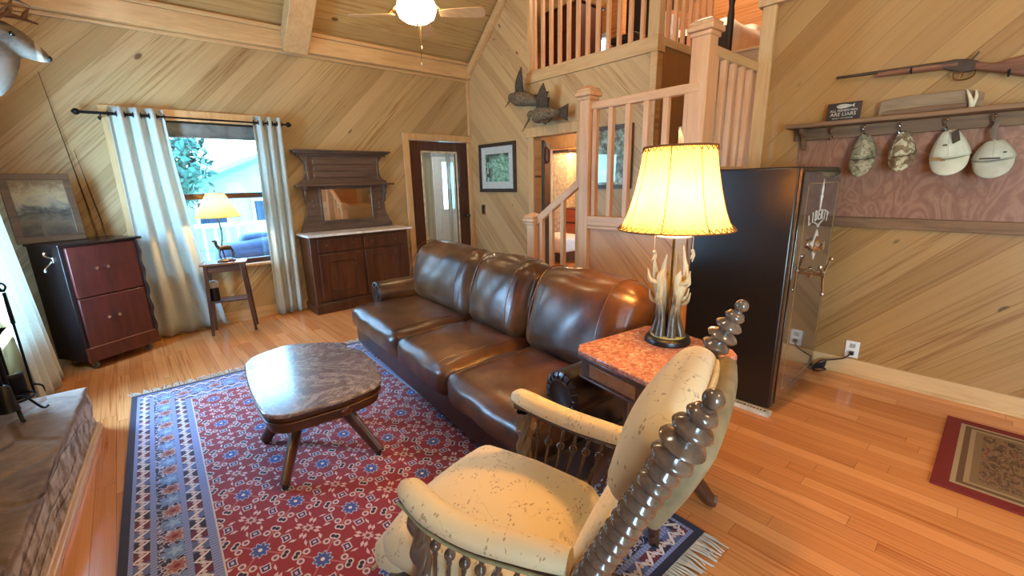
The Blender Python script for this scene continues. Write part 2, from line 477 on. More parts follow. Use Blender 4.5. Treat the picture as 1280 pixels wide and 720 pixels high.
    fl = over(fl, lt(voro(opos(), 30.0), .2), C8(190, 190, 205))
    fl = over(fl, lt(f1+sin_(fa*7.0)*.035, .2), C8(176, 150, 150)); fl = over(fl, lt(f1+sin_(fa*7.0)*.03, .15), C8(150, 90, 84)); fl = over(fl, lt(f1, .06), C8(120, 24, 36))
    fl = over(fl, lt(f2+sin_(fa2*9.0)*.05, .24), C8(104, 132, 178)); fl = over(fl, lt(f2+sin_(fa2*5.0)*.04, .11), C8(140, 170, 200))
    strip = mix(lt(abs_(frac_(t*60.0)-.5), .2), blue, C8(140, 152, 196))
    
    col = over(col, lt(d, .345), white_)
    col = over(col, lt(d, .338), strip)
    col = over(col, lt(d, .305), leaf)
    col = over(col, lt(d, .245), strip); col = over(col, lt(d, .222), fl)
    col = over(col, lt(d, .128), strip); col = over(col, lt(d, .105), leaf)
    col = over(col, lt(d, .05), strip); col = over(col, lt(d, .034), navy)
    bsdf(col, .9, bump=noise(opos(), 260, 2), bdist=.002, bstr=.5, sheen=.2); return m
m_rug = m_rug()
def m_mat_small():
    m = new_mat('entry_mat'); x, y, z = sep(opos()); d = mn(mn(x, .9-x), mn(y, 1.2-y))
    n = noise(vec(x*1.0, y*2.2, 0), 14, 5, .65, 1.5)
    c = ramp(n, [(.32, (54, 34, 22)), (.46, (96, 70, 44)), (.56, (128, 104, 72)), (.66, (112, 46, 30))])
    c = mix(lt(d, .16), c, C8(120, 96, 66))
    c = mix(lt(d, .13), c, C8(150, 130, 96)); c = mix(lt(d, .11), c, C8(96, 70, 46)); c = mix(lt(d, .085), c, C8(158, 138, 104)); c = mix(lt(d, .065), c, C8(110, 26, 16))
    bsdf(c, .95, bump=noise(opos(), 200, 2), bdist=.002); return m
m_mat_small = m_mat_small()
def m_redpanel():
    m = new_mat('red_stained_panel'); x, y, z = sep(gpos()); w = noise(vec(0, y*2.2, z*1.1), 2.4, 4, .5, 1.5)
    g = frac_(w*7.0); c = ramp(abs_(g-.5), [(0., (126, 84, 62)), (.25, (138, 96, 72)), (.5, (150, 108, 84))])
    bsdf(c, .5); return m
m_redpanel = m_redpanel()
def m_camo(name, cols, sc_):
    m = new_mat(name); n = noise(opos(), sc_, 3, .55, 1.0)
    bsdf(ramp(n, [(i/len(cols)*.5+.28, c) for i, c in enumerate(cols)], 'CONSTANT'), .85); return m
m_camo_a = m_camo('grey_camouflage', [(92, 84, 62), (128, 122, 96), (156, 150, 122), (110, 104, 78)], 26)
m_camo_b = m_camo('tan_camouflage', [(96, 78, 52), (124, 106, 76), (182, 176, 146), (140, 122, 90)], 22)
m_cap = plain('white_cap_cloth', (206, 206, 182), .85, var=.06)
m_cap_b = plain('grey_cap_cloth', (190, 190, 170), .85, var=.06)
m_feather = plain('grey_brown_feathers', (136, 114, 84), .8, var=.3, scale=50)
m_feather_d = plain('dark_wing_feathers', (92, 76, 56), .8, var=.3, scale=60)
m_feather_w = plain('pale_belly_feathers', (196, 180, 148), .8, var=.15, scale=50)
def m_print(name, cols, sc_=5, stretch=(1, 1, 1)):
    m = new_mat(name); x, y, z = sep(opos()); n = noise(vec(x*stretch[0], y*stretch[1], z*stretch[2]), sc_, 6, .65, .8)
    bsdf(ramp(n, [(.3+.4*i/(len(cols)-1), c) for i, c in enumerate(cols)]), .5); return m
# ------------------------------------------------------------------ camera
FPX = 541.2
yaw, pit, rol = R(41.32), R(13.76), R(-1.29)
fw = Vector((math.sin(yaw)*math.cos(pit), math.cos(yaw)*math.cos(pit), -math.sin(pit)))
rt = Vector((math.cos(yaw), -math.sin(yaw), 0)); up = rt.cross(fw)
r_ = rt*math.cos(rol)+up*math.sin(rol); u_ = up*math.cos(rol)-rt*math.sin(rol)
cd = bpy.data.cameras.new('camera'); cam = bpy.data.objects.new('camera', cd); COL.objects.link(cam)
cam.matrix_world = Matrix(((r_.x, u_.x, -fw.x, 0), (r_.y, u_.y, -fw.y, 0), (r_.z, u_.z, -fw.z, 1.5), (0, 0, 0, 1)))
cd.sensor_fit = 'HORIZONTAL'; cd.sensor_width = 36; cd.lens = 36*FPX/1280; cd.clip_start = .02
sc.camera = cam

# ------------------------------------------------------------------ room shell
YN, XE, XH, XW, YS = 5.68, 4.20, 3.98, -0.78, -3.2
RIDGE_Y, RIDGE_Z, EAVE = 2.2, 6.2, 3.05
def ceil_z(y): return EAVE+(YN-y)*(RIDGE_Z-EAVE)/(YN-RIDGE_Y) if y > RIDGE_Y else RIDGE_Z-(RIDGE_Y-y)*.62
b = MB().box((XW-.1, YS-.1, -.1), (8.1, YN, 0)).box((2.9, YN, -.1), (9.0, 8.6, 0))
struct(b.build('floor', m_floor, smooth=0), 'glossy orange oak strip floor')
# north wall with window and door openings
def wall_holes(name, mat, holes, lo, hi, fixed, th, plane):
    """axis wall made of boxes around rectangular holes [(a0,a1,z0,z1)]"""
    mb = MB(); xs = sorted(set([lo[0], hi[0]]+[h[0] for h in holes]+[h[1] for h in holes])); zs = sorted(set([lo[1], hi[1]]+[h[2] for h in holes]+[h[3] for h in holes]))
    for a0, a1 in zip(xs, xs[1:]):
        for z0, z1 in zip(zs, zs[1:]):
            cx, cz = (a0+a1)/2, (z0+z1)/2
            if any(h[0] < cx < h[1] and h[2] < cz < h[3] for h in holes): continue
            if plane == 'y': mb.box((a0, fixed, z0), (a1, fixed+th, z1))
            else: mb.box((fixed, a0, z0), (fixed+th, a1, z1))
    bmesh.ops.remove_doubles(mb.bm, verts=mb.bm.verts[:], dist=1e-5)
    # drop inner faces shared by two boxes
    seen = {}
    for f in mb.bm.faces: seen.setdefault(tuple(sorted(v.index for v in f.verts)), [])
    mb.bm.verts.index_update(); seen = {}
    for f in mb.bm.faces: seen.setdefault(tuple(sorted(v.index for v in f.verts)), []).append(f)
    bmesh.ops.delete(mb.bm, geom=[f for fs in seen.values() if len(fs) > 1 for f in fs], context='FACES_ONLY')
    return struct(mb.build(name, mat, smooth=0))
WIN = (.10, 1.35, .66, 2.17); DOOR = (3.13, 4.13, 0, 2.10)
wall_holes('wall_north', m_wall_n, [WIN, DOOR], (XW-.1, 0), (XE+.1, EAVE+.1), YN, .12, 'y')
WWIN = (3.78, 4.72, .55, 2.1); WW2 = (-2.9, -1.5, .55, 2.15)
wall_holes('wall_west', m_wall_w, [WWIN, WW2], (YS, 0), (YN, RIDGE_Z), XW-.12, .12, 'x')
struct(MB().box((XW-.12, YS-.12, 0), (8.1, YS, 6.0)).build('wall_south', m_wall_n, smooth=0))
# east wall: lower wall with doorway, upper gable left of the loft
DW = (3.53, 4.26, 0, 2.06)
mb = MB()
Mx = M3((XE, 0, 0), (0, 1, 0), (0, 0, 1), (1, 0, 0))
mb.prism([(2.545, 0), (DW[0], 0), (DW[0], DW[3]), (DW[1], DW[3]), (DW[1], 0), (YN, 0), (YN, EAVE), (4.37, ceil_z(4.37)), (4.37, 2.80), (2.545, 2.80)], .12, Mx)
struct(mb.build('wall_east', m_wall_e, smooth=0))
struct(MB().box((XE+.12, 2.545, 1.0), (6.3, 2.60, 2.795)).build('wall_stairwell', m_brown, smooth=0))
struct(MB().box((XH, YS, 0), (XH+.12, 1.47, 2.76)).build('wall_hats', m_wall_h, smooth=0))
struct(MB().box((XH+.12, 1.35, 0), (6.3, 1.47, 2.76)).build('wall_stairwell_right', m_wall_n, smooth=0))
# ceiling: two slopes
mb = MB(); x0, x1 = XW-.1, 8.1; th = .12
for ya, yb, x1 in ((YN+.1, 4.3, 6.05), (4.3, RIDGE_Y, 8.1), (RIDGE_Y, YS-.1, 8.1)):
    za, zb = ceil_z(min(ya, YN)), ceil_z(yb)
    v = [mb.bm.verts.new(p) for p in ((x0, ya, za), (x1, ya, za), (x1, yb, zb), (x0, yb, zb), (x0, ya, za+th), (x1, ya, za+th), (x1, yb, zb+th), (x0, yb, zb+th))]
    for q in ((0,1,2,3), (4,7,6,5), (0,4,5,1), (1,5,6,2), (2,6,7,3), (3,7,4,0)): mb.face([v[i] for i in q])
struct(mb.build('ceiling', m_ceil, smooth=0))
# beams and trim
struct(MB().box((XW, YN-.09, 2.985), (XE, YN, 3.16)).box((XW, YN-.12, 3.16), (XE, YN, 3.2)).box((XW, YN-.025, 2.95), (XE, YN, 2.985)).build('ceiling_beam', m_pine_x, bevel=.006), 'pine header beam along the top of the window wall')
def rafter(x, w, d):
    s = (RIDGE_Z-EAVE)/(YN-RIDGE_Y); a = Vector((x, YN-.05, ceil_z(YN-.05)-d/2)); b_ = Vector((x, RIDGE_Y, RIDGE_Z-d/2))
    return struct(MB().bar(a, b_, w, d, (0, 0, 1)).build('ceiling_beam', m_pine_y, bevel=.01), 'exposed pine rafter rising up the sloped ceiling')
rafter(1.76, .26, .17)
s = (RIDGE_Z-EAVE)/(YN-RIDGE_Y)
struct(MB().bar((XE-.035, YN-.08, ceil_z(YN-.08)-.05), (XE-.035, RIDGE_Y, RIDGE_Z-.05), .07, .09).build('trim_1', m_pine_y, bevel=.008))
struct(MB().box((XH-.02, YS, 0), (XH, 1.47, .13)).box((XH-.03, YS, 0), (XH, 1.47, .02)).build('baseboard_hats', m_pine_y, bevel=.004))
struct(MB().box((XW, YN-.02, 0), (3.03, YN, .13)).build('baseboard_north', m_pine_x, bevel=.004))
struct(MB().box((XE-.02, 4.36, 0), (XE, YN, .13)).build('baseboard_east', m_pine_y, bevel=.004))
struct(MB().box((XH-.03, 1.40, 0), (XH+.13, 1.50, 2.76)).box((XH-.05, YS, 2.76), (XH+.2, 1.53, 2.83)).build('trim_2', m_pine, bevel=.006), 'pine corner post and cap at the end of the hat wall')
# loft edge trim, corner board
struct(MB().box((XE-.025, 2.52, 2.72), (XE+.12, 4.40, 2.86)).box((XE-.02, 2.52, 1.1), (XE, 2.60, 2.72)).build('trim_3', m_pine_y, bevel=.005))
struct(MB().box((XE+.121, 2.515, 2.78), (6.3, 2.62, 2.855)).build('trim_4', m_pine_x, bevel=.004))
# doorway casing (east)
struct(MB().box((XE-.03, DW[0]-.09, 0), (XE, DW[0], DW[3]+.10)).box((XE-.03, DW[1], 0), (XE, DW[1]+.10, DW[3]+.10)).box((XE-.04, DW[0]-.12, DW[3]), (XE, DW[1]+.14, DW[3]+.12)).build('trim_5', m_pine, bevel=.005), 'pine casing around the open doorway')
struct(MB().box((3.04, YN-.03, 0), (DOOR[0], YN, DOOR[3])).box((DOOR[1], YN-.03, 0), (XE-.002, YN, DOOR[3])).box((3.04, YN-.035, DOOR[3]), (XE-.002, YN, DOOR[3]+.09)).build('trim_6', m_pine, bevel=.005), 'pine casing around the dark glazed door')
struct(MB().box((XE-.04, YN-.04, 2.2), (XE, YN, EAVE)).build('trim_7', m_pine, bevel=.004))
# ---- window 1
win = struct(MB().box((WIN[0]-.10, YN-.025, WIN[2]-.10), (WIN[0], YN, WIN[3])).box((WIN[1], YN-.025, WIN[2]-.10), (WIN[1]+.10, YN, WIN[3])).box((WIN[0]-.11, YN-.03, WIN[3]), (WIN[1]+.11, YN, WIN[3]+.10)).box((WIN[0]-.13, YN-.05, WIN[2]-.03), (WIN[1]+.13, YN+.1, WIN[2])).build('window_1', m_pine, bevel=.004), 'sash window with pine casing and sill')
ys = YN+.05
fr = MB()
for a, b_, c, d in ((WIN[0], WIN[1], WIN[2], WIN[2]+.05), (WIN[0], WIN[1], WIN[3]-.04, WIN[3]), (WIN[0], WIN[0]+.05, WIN[2], WIN[3]), (WIN[1]-.05, WIN[1], WIN[2], WIN[3]), (WIN[0], WIN[1], 1.39, 1.45)):
    fr.box((a, ys, c), (b_, ys+.05, d))
fr.build('window_sash', m_doorbrown, win, bevel=.003)
box('window_glass', (WIN[0]+.04, ys+.02, WIN[2]+.04), (WIN[1]-.04, ys+.026, WIN[3]-.03), m_glass, win, 0)
blind = tag(MB().box((WIN[0]+.03, YN-.0, 2.02), (WIN[1]-.03, YN+.02, 2.15)).box((WIN[0]+.03, YN-.01, 2.01), (WIN[1]-.03, YN+.025, 2.03)).build('roller_blind', plain('grey_blind', (120, 124, 118), .7), bevel=.003), 'grey blind rolled up at the top of the window', 'blind')
# ---- west window
ww = struct(MB().box((XW, WWIN[0]-.09, WWIN[2]-.09), (XW+.025, WWIN[0], WWIN[3])).box((XW, WWIN[1], WWIN[2]-.09), (XW+.025, WWIN[1]+.09, WWIN[3])).box((XW, WWIN[0]-.1, WWIN[3]), (XW+.03, WWIN[1]+.1, WWIN[3]+.1)).box((XW-.1, WWIN[0]-.1, WWIN[2]-.03), (XW+.05, WWIN[1]+.1, WWIN[2])).build('window_2', m_pine, bevel=.004), 'side window behind the pale curtain')
fr = MB()
for a, b_, c, d in ((WWIN[0], WWIN[1], WWIN[2], WWIN[2]+.05), (WWIN[0], WWIN[1], WWIN[3]-.05, WWIN[3]), (WWIN[0], WWIN[0]+.05, WWIN[2], WWIN[3]), (WWIN[1]-.05, WWIN[1], WWIN[2], WWIN[3]), (WWIN[0], WWIN[1], 1.3, 1.36)):
    fr.box((XW-.08, a, c), (XW-.04, b_, d))
fr.build('window_sash', m_doorbrown, ww, bevel=.003)
w4 = struct(MB().box((XW, WW2[0]-.09, WW2[2]-.09), (XW+.025, WW2[0], WW2[3])).box((XW, WW2[1], WW2[2]-.09), (XW+.025, WW2[1]+.09, WW2[3])).box((XW, WW2[0]-.1, WW2[3]), (XW+.03, WW2[1]+.1, WW2[3]+.1)).box((XW-.1, WW2[0]-.1, WW2[2]-.03), (XW+.05, WW2[1]+.1, WW2[2])).build('window_4', m_pine, bevel=.004))
fr = MB()
for a, b_, c, d in ((WW2[0], WW2[1], WW2[2], WW2[2]+.05), (WW2[0], WW2[1], WW2[3]-.05, WW2[3]), (WW2[0], WW2[0]+.05, WW2[2], WW2[3]), (WW2[1]-.05, WW2[1], WW2[2], WW2[3]), (WW2[0], WW2[1], 1.33, 1.38)):
    fr.box((XW-.08, a, c), (XW-.04, b_, d))
fr.build('window_sash', m_doorbrown, w4, bevel=.003)
# ---- dark glazed door in north wall
dr = struct(MB().box((DOOR[0]+.01, YN-.01, 0.005), (3.33, YN+.035, 2.09)).box((3.91, YN-.01, .005), (DOOR[1]-.01, YN+.035, 2.09)).box((3.33, YN-.01, 1.94), (3.91, YN+.035, 2.09)).box((3.33, YN-.01, .005), (3.91, YN+.035, .26)).build('door_1', m_doorbrown, bevel=.006), 'dark stained door with a tall glass pane')
MB().box((3.31, YN-.018, .24), (3.335, YN-.005, 1.96)).box((3.905, YN-.018, .24), (3.93, YN-.005, 1.96)).box((3.31, YN-.018, 1.935), (3.93, YN-.005, 1.96)).box((3.31, YN-.018, .24), (3.93, YN-.005, .265)).build('glazing_bead', m_ivory, dr, bevel=.003)
box('door_glass', (3.335, YN+.008, .265), (3.905, YN+.014, 1.935), m_glass, dr, 0)
MB().lathe([(.0, 0), (.028, 0), (.028, .006), (.011, .012), (.011, .035), (.03, .045), (.033, .06), (.022, .075), (0, .078)], 16, M3((4.06, YN-.012, 1.0), (1, 0, 0), (0, 0, 1), (0, -1, 0))).build('door_knob', m_black, dr)
# vestibule behind it
m_grey = plain('grey_white_wall', (176, 178, 176), .8, var=.05)
struct(MB().box((2.9, YN+.12, 0), (3.0, 8.0, 2.6)).box((5.6, YN+.12, 0), (5.7, 8.0, 2.6)).box((4.3, YN, 0), (5.7, YN+.12, 2.6)).box((2.9, YN+.12, 2.5), (5.7, 8.0, 2.6)).box((2.9, 7.9, 0), (5.07, 8.0, 2.6)).box((5.34, 7.9, 0), (5.7, 8.0, 2.6)).box((5.07, 7.9, 1.93), (5.34, 8.0, 2.6)).box((5.07, 7.9, 0), (5.34, 8.0, .97)).build('wall_vestibule', m_grey, smooth=0))
pd = thing('panelled_door', 'white panelled door with a glazed top seen through the dark door', 'door', (4.85, 7.86, 0))
MB().box((0, 0, .005), (.72, .035, .97)).box((0, 0, .97), (.22, .035, 2.03)).box((.49, 0, .97), (.72, .035, 2.03)).box((.22, 0, 1.93), (.49, .035, 2.03)).build('door_slab', m_white, pd, bevel=.004)
for xa in (.1, .4): MB().box((xa, -.012, .15), (xa+.24, 0, .84)).build('door_panel', m_white, pd, bevel=.01)
box('door_glass', (.22, .01, .97), (.49, .016, 1.93), m_glass, pd, 0)
# ------------------------------------------------------------------ curtains
def curtain(name, label, p_top, p_bot, z0, z1, folds, amp, nrm, parent=None, flare=1.0, n=90, m=26, edge=None):
    """folded cloth between top points (a,b) and bottom points (a,b) in plan"""
    a0, a1 = [Vector((*p, 0)) for p in p_top]; b0, b1 = [Vector((*p, 0)) for p in p_bot]; N = Vector((*nrm, 0))
    def f(u, v):
        z = z1+(z0-z1)*v; e = edge(v) if edge else v
        base = (a0.lerp(a1, u)).lerp(b0.lerp(b1, u), e)
        w = math.sin(2*PI*folds*u)*amp*(1-.25*v)+math.sin(2*PI*(folds*.43*u+.2)+v*1.3)*amp*.35*v*flare
        dz = .012*math.sin(2*PI*folds*u+1)*v
        return base+N*w+Vector((0, 0, z+dz))
    o = MB().surf(f, n, m).build(name, m_curtain, parent, smooth=80)
    md = o.modifiers.new('thickness', 'SOLIDIFY'); md.thickness = .004
    return o
yc = YN-.11
def window_curtain(label, xt, xb, folds, group=None, edge=None):
    t = thing('curtain', label, 'curtain', (0, 0, 0), 0, 'grommet curtains at the windows')
    curtain('curtain_panel', None, ((xt[0], yc), (xt[1], yc)), ((xb[0], yc+.03), (xb[1], yc+.045)), .025, 2.25, folds, .033, (0, 1), t, edge=edge)
    for k in range(int(folds*2)+1):
        u = (k+.02)/(folds*2+.04); x = xt[0]+(xt[1]-xt[0])*u
        MB().surf(lambda a, c, x=x: Vector((x+.004*math.cos(2*PI*c), yc+(.026+.006*math.cos(2*PI*c))*math.cos(2*PI*a), 2.185+(.026+.006*math.cos(2*PI*c))*math.sin(2*PI*a))), 16, 6, True).build('grommet', m_grommet, t)
    return t
window_curtain('pale curtain left of the window, spread wide behind the small table', (.05, .46), (.03, .68), 3.5, edge=lambda v: .12*v+.88*v**2.0)
window_curtain('pale grommet curtain hanging right of the window, beside the mirrored sideboard', (1.22, 1.50), (1.18, 1.47), 3)
rod = thing('curtain_rod', 'dark curtain rod with ball finials above the window', 'curtain rod', (0, yc, 2.185))
MB().tube([(-.14, 0, 0), (.42, 0, 0)], .013, 12).tube([(.42, 0, 0), (1.56, 0, 0)], .009, 12).build('rod', m_iron, rod)
for x in (-.155, 1.575):
    MB().sphere((x, 0, 0), .028).tube([(x-.03, 0, 0), (x+.03, 0, 0)], .012, 10).build('finial', m_iron, rod)
for x in (.0, 1.44):
    MB().tube([(x, 0, -.01), (x, .05, -.03), (x, .11, -.03)], .007, 8).lathe([(.022, 0), (.022, .006)], 12, M3((x, .104, -.03), (1, 0, 0), (0, 0, 1), (0, 1, 0))).build('bracket', m_iron, rod)
# west curtain (sweeps forward at the bottom)
t = thing('curtain', 'long pale curtain at the left edge, lit blue by the side window', 'curtain', group='grommet curtains at the windows')
curtain('curtain_panel', None, ((-.66, 3.80), (-.66, 4.15)), ((-.66, 4.28), (-.60, 4.93)), .32 if False else .02, 2.25, 3.5, .035, (1, 0), t, edge=lambda v: v)
rod2 = thing('curtain_rod', 'dark curtain rod over the side window, out at the left', 'curtain rod', (-.66, 0, 2.2))
MB().tube([(0, 3.5, 0), (0, 4.9, 0)], .012, 12).build('rod', m_iron, rod2)
for y in (3.6, 4.85): MB().tube([(0, y, 0), (-.12, y, 0)], .008, 8).build('bracket', m_iron, rod2)
# sheer curtains on the dark door's far side
for xa, xb, lab in ((3.35, 3.55, 'sheer white curtain behind the left side of the door glass'), (3.80, 3.88, 'narrow sheer white curtain behind the right side of the door glass')):
    o = curtain('sheer_curtain', lab, ((xa, YN+.10), (xb, YN+.10)), ((xa, YN+.10), (xb, YN+.10)), .25, 1.95, 2.5 if xb-xa > .1 else 1.2, .014, (0, 1), None, n=50, m=6)
    tag(o, lab, 'curtain', 'sheer curtains behind the dark door')
# ------------------------------------------------------------------ sideboard
t = thing('sideboard', 'antique walnut sideboard with white marble top and mirrored back', 'sideboard', (1.55, 5.26, 0))
W, D = 1.25, .40
m = m_walnut
MB().box((0, .03, .10), (W, D, .92)).build('carcass', m, t, bevel=.004)
MB().box((-.02, -.0, 0), (W+.0, D, .10)).box((-.012, .005, .10), (W, .03, .125)).build('plinth', m, t, bevel=.006)
MB().box((-.03, -.03, .925), (W+.05, D, .95)).box((-.03, -.03, .945), (W*.49, D, .952)).build('marble_top', m_white_marble, t, bevel=.004)
for k in (0, 1):
    x0 = .08+k*.56; x1 = x0+.52
    d = MB().box((x0, .008, .74), (x1, .03, .89)).build('drawer', m, t, bevel=.004)
    for xx in (x0+.1, x1-.1):
        MB().lathe([(0, 0), (.008, 0), (.008, .012), (.018, .02), (.018, .03), (0, .036)], 14, M3((xx, .008, .815), (1, 0, 0), (0, 0, 1), (0, -1, 0))).build('knob', m, d)
    d = MB().box((x0, .005, .16), (x0+.09, .03, .71)).box((x1-.09, .005, .16), (x1, .03, .71)).box((x0+.09, .005, .62), (x1-.09, .03, .71)).box((x0+.09, .005, .16), (x1-.09, .03, .25)).build('door', m, t, bevel=.004)
    MB().box((x0+.09, .02, .25), (x1-.09, .03, .62)).build('door_panel', wood('burl_panel', (66, 34, 20), (104, 62, 36), 2, .3), d, bevel=.003)
    MB().box((x1-.1, -.0, .25), (x1-.088, .01, .62)).build('panel_moulding', m_walnut_x, d, bevel=.002)
# back: shaped board
def bx(pts, x0=0): return [(W/2+s_*p[0], p[1]) for s_, P in ((1, pts), (-1, pts[::-1])) for p in P]
prof = [(.59, .955), (.59, 1.0), (.55, 1.06), (.51, 1.16), (.50, 1.28), (.52, 1.34), (.49, 1.40), (.49, 1.49), (.56, 1.51), (.56, 1.55), (.50, 1.58), (.46, 1.66), (.46, 1.78), (.50, 1.83), (.52, 1.88)]
gw = m_grey_walnut
back = MB().prism(bx(prof), .03, M3((0, D-.01, 0), (1, 0, 0), (0, 0, 1), (0, -1, 0))).build('back_board', gw, t, bevel=.003)
MB().box((.04, D-.11, 1.885), (W-.04, D, 1.905)).box((.02, D-.13, 1.905), (W-.02, D, 1.925)).box((.07, D-.07, 1.86), (W-.07, D, 1.885)).build('cornice', gw, t, bevel=.005)
MB().box((.02, D-.13, 1.50), (W-.0, D, 1.525)).build('shelf', gw, t, bevel=.005)
for sx in (.12, W-.12):
    MB().prism([(0, 0), (-.09, 0), (-.085, -.03), (-.05, -.05), (-.06, -.10), (-.025, -.13), (-.02, -.20), (0, -.22)], .03, M3((sx-.015, D-.03, 1.50), (0, 1, 0), (0, 0, 1), (1, 0, 0))).build('shelf_bracket', gw, t, bevel=.003)
for z in (1.60, 1.68, 1.76): MB().box((.25, D-.05, z), (W-.25, D-.035, z+.055)).build('back_panel', gw, t, bevel=.006)
for sx in (.17, W-.2): MB().box((sx, D-.055, 1.57), (sx+.035, D-.03, 1.85)).build('pilaster', gw, t, bevel=.006)
MB().box((.28, D-.055, 1.055), (.31, D-.03, 1.49)).box((W-.31, D-.055, 1.055), (W-.28, D-.03, 1.49)).box((.31, D-.055, 1.46), (W-.31, D-.03, 1.49)).box((.31, D-.055, 1.055), (W-.31, D-.03, 1.085)).build('mirror_frame', gw, t, bevel=.005)
box('mirror', (.31, D-.046, 1.085), (W-.31, D-.04, 1.46), m_mirror, t, 0)
for sx in (.20, W-.20):
    for k in range(3): MB().sphere((sx, D-.045, 1.2+k*.06), .016, 10, (1, .6, 1.5)).build('carved_drop', gw, t)
# ------------------------------------------------------------------ corner cabinet
a = math.atan2(5.27-4.97, .49); cw = .575; cdp = .42
t = thing('cabinet', 'dark reddish two-drawer cabinet on casters set across the corner', 'cabinet', (-.43, 4.97, 0), a)
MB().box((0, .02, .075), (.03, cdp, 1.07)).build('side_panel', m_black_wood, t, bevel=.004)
MB().box((cw-.03, .02, .075), (cw, cdp, 1.07)).build('side_panel', m_mahog, t, bevel=.004)
MB().box((.03, .03, .075), (cw-.03, cdp, 1.07)).build('carcass', m_mahog, t, bevel=.003)
MB().box((-.02, -.02, 1.07), (cw+.025, cdp, 1.092)).build('cabinet_top', plain('dark_top', (34, 22, 22), .25), t, bevel=.006)
MB().box((.0, .0, .075), (cw, .025, .20)).build('apron', m_mahog, t, bevel=.004)
for z0, z1 in ((.205, .625), (.635, 1.06)):
    d = MB().box((.035, .0, z0), (cw-.035, .03, z1)).build('drawer', m_mahog, t, bevel=.005)
    for xx in (.2, .28):
        MB().lathe([(0, 0), (.006, 0), (.006, .012), (.014, .018), (.013, .028), (0, .032)], 12, M3((xx, 0, (z0+z1)/2+.02), (1, 0, 0), (0, 0, 1), (0, -1, 0))).build('knob', m_chrome, d)
MB().tube(spline([(cw-.016+.008*math.sin(i*1.9), -.004, .2+i*.054) for i in range(17)], 4), .011, 6).build('carved_edge', m_black_wood, t)
MB().box((.02, -.004, .198), (cw-.02, .0, .204)).build('inlay_line', plain('worn_edge', (176, 120, 96), .5), t, bevel=0)
for xx, yy in ((.07, .07), (cw-.07, .07), (.07, cdp-.07), (cw-.07, cdp-.07)):
    c = MB().lathe([(.036, -.012), (.038, -.006), (.038, .006), (.036, .012)], 20, M3((xx, yy, .039), (0, 0, 1), (0, 1, 0), (1, 0, 0))).build('caster', plain('rubber_wheel', (120, 120, 118), .5), t)
    MB().box((xx-.02, yy-.015, .03), (xx-.014, yy+.015, .078)).box((xx+.014, yy-.015, .03), (xx+.02, yy+.015, .078)).box((xx-.02, yy-.015, .07), (xx+.02, yy+.015, .078)).build('caster_fork', m_chrome, c)
h = thing('wall_hook', 'silver double hook screwed to the dark cabinet side', 'hook', (-.43, 4.97, 0), a)
MB().cbox((-.004, .12, .965), (.008, .035, .05)).build('hook_plate', m_chrome, h, bevel=.004)
MB().tube(spline([(-.006, .12, .975), (-.03, .115, .99), (-.05, .11, 1.01), (-.045, .105, 1.035)], 5), interp([.009, .008, .008, .012], 16), 8).tube(spline([(-.006, .12, .955), (-.025, .125, .93), (-.055, .13, .9), (-.06, .13, .875)], 5), interp([.009, .008, .008, .012], 16), 8).build('prong', m_chrome, h)
# picture leaning on the cabinet
a2 = a*.55
t = thing('framed_painting', 'dark landscape painting in a wooden frame leaning on the cabinet', 'picture', (-.68, 5.24, 1.094), a2)
tilt = Rot(R(-6), 'X'); w, hh = .42, .56
fr = MB()
for lo, hi in (((0, -.012, 0), (w, .014, .05)), ((0, -.012, hh-.05), (w, .014, hh)), ((0, -.012, .05), (.05, .014, hh-.05)), ((w-.05, -.012, .05), (w, .014, hh-.05))): fr.box(lo, hi, tilt)
fr.build('frame', wood('aged_frame', (62, 42, 28), (96, 70, 48), 0, .5), t, bevel=.004)
def m_land():
    m = new_mat('landscape_painting'); x, y, z = sep(opos()); n = noise(opos(), 9, 6, .65, 1.0)
    c = ramp(z*(1/.56)+(n-.5)*.55, [(.12, (56, 42, 28)), (.3, (92, 78, 58)), (.42, (48, 44, 38)), (.55, (120, 110, 92)), (.68, (150, 128, 94)), (.85, (104, 78, 50))])
    bsdf(c, .6); return m
MB().box((.045, -.003, .045), (w-.045, .006, hh-.045), tilt).build('canvas', m_land(), t, bevel=0)
# fishing rods
for i, (p0, p1, lab) in enumerate((((-.21, 5.63, 1.095), (-.33, 5.655, 2.50), 'long thin fishing rod leaning on the wall below the deer head'), ((-.15, 5.625, 1.095), (-.23, 5.655, 1.86), 'short thin fishing rod leaning beside the longer rod'))):
    t = thing('fishing_rod', lab, 'fishing rod', p0, 0, 'fishing rods leaning on the wall')
    d = Vector(p1)-Vector(p0); L = d.length
    MB().tube([Vector((0, 0, 0)), d*.5, d], [.006, .004, .002], 8).build('rod_blank', plain('rod_blank_%d' % i, (58, 44, 24), .3), t)
    MB().tube([Vector((0, 0, 0)), d*.14], [.011, .010], 10).build('grip', plain('cork_%d' % i, (150, 118, 80), .8), t)
    for f_ in (.35, .55, .72, .86):
        c = d*f_+Vector((0, -.012, 0)); MB().surf(lambda u, v, c=c: c+Vector(((.008+.0015*math.cos(2*PI*v))*math.cos(2*PI*u), (.008+.0015*math.cos(2*PI*v))*math.sin(2*PI*u), .0015*math.sin(2*PI*v))), 10, 5, True).build('line_guide', m_chrome, t)
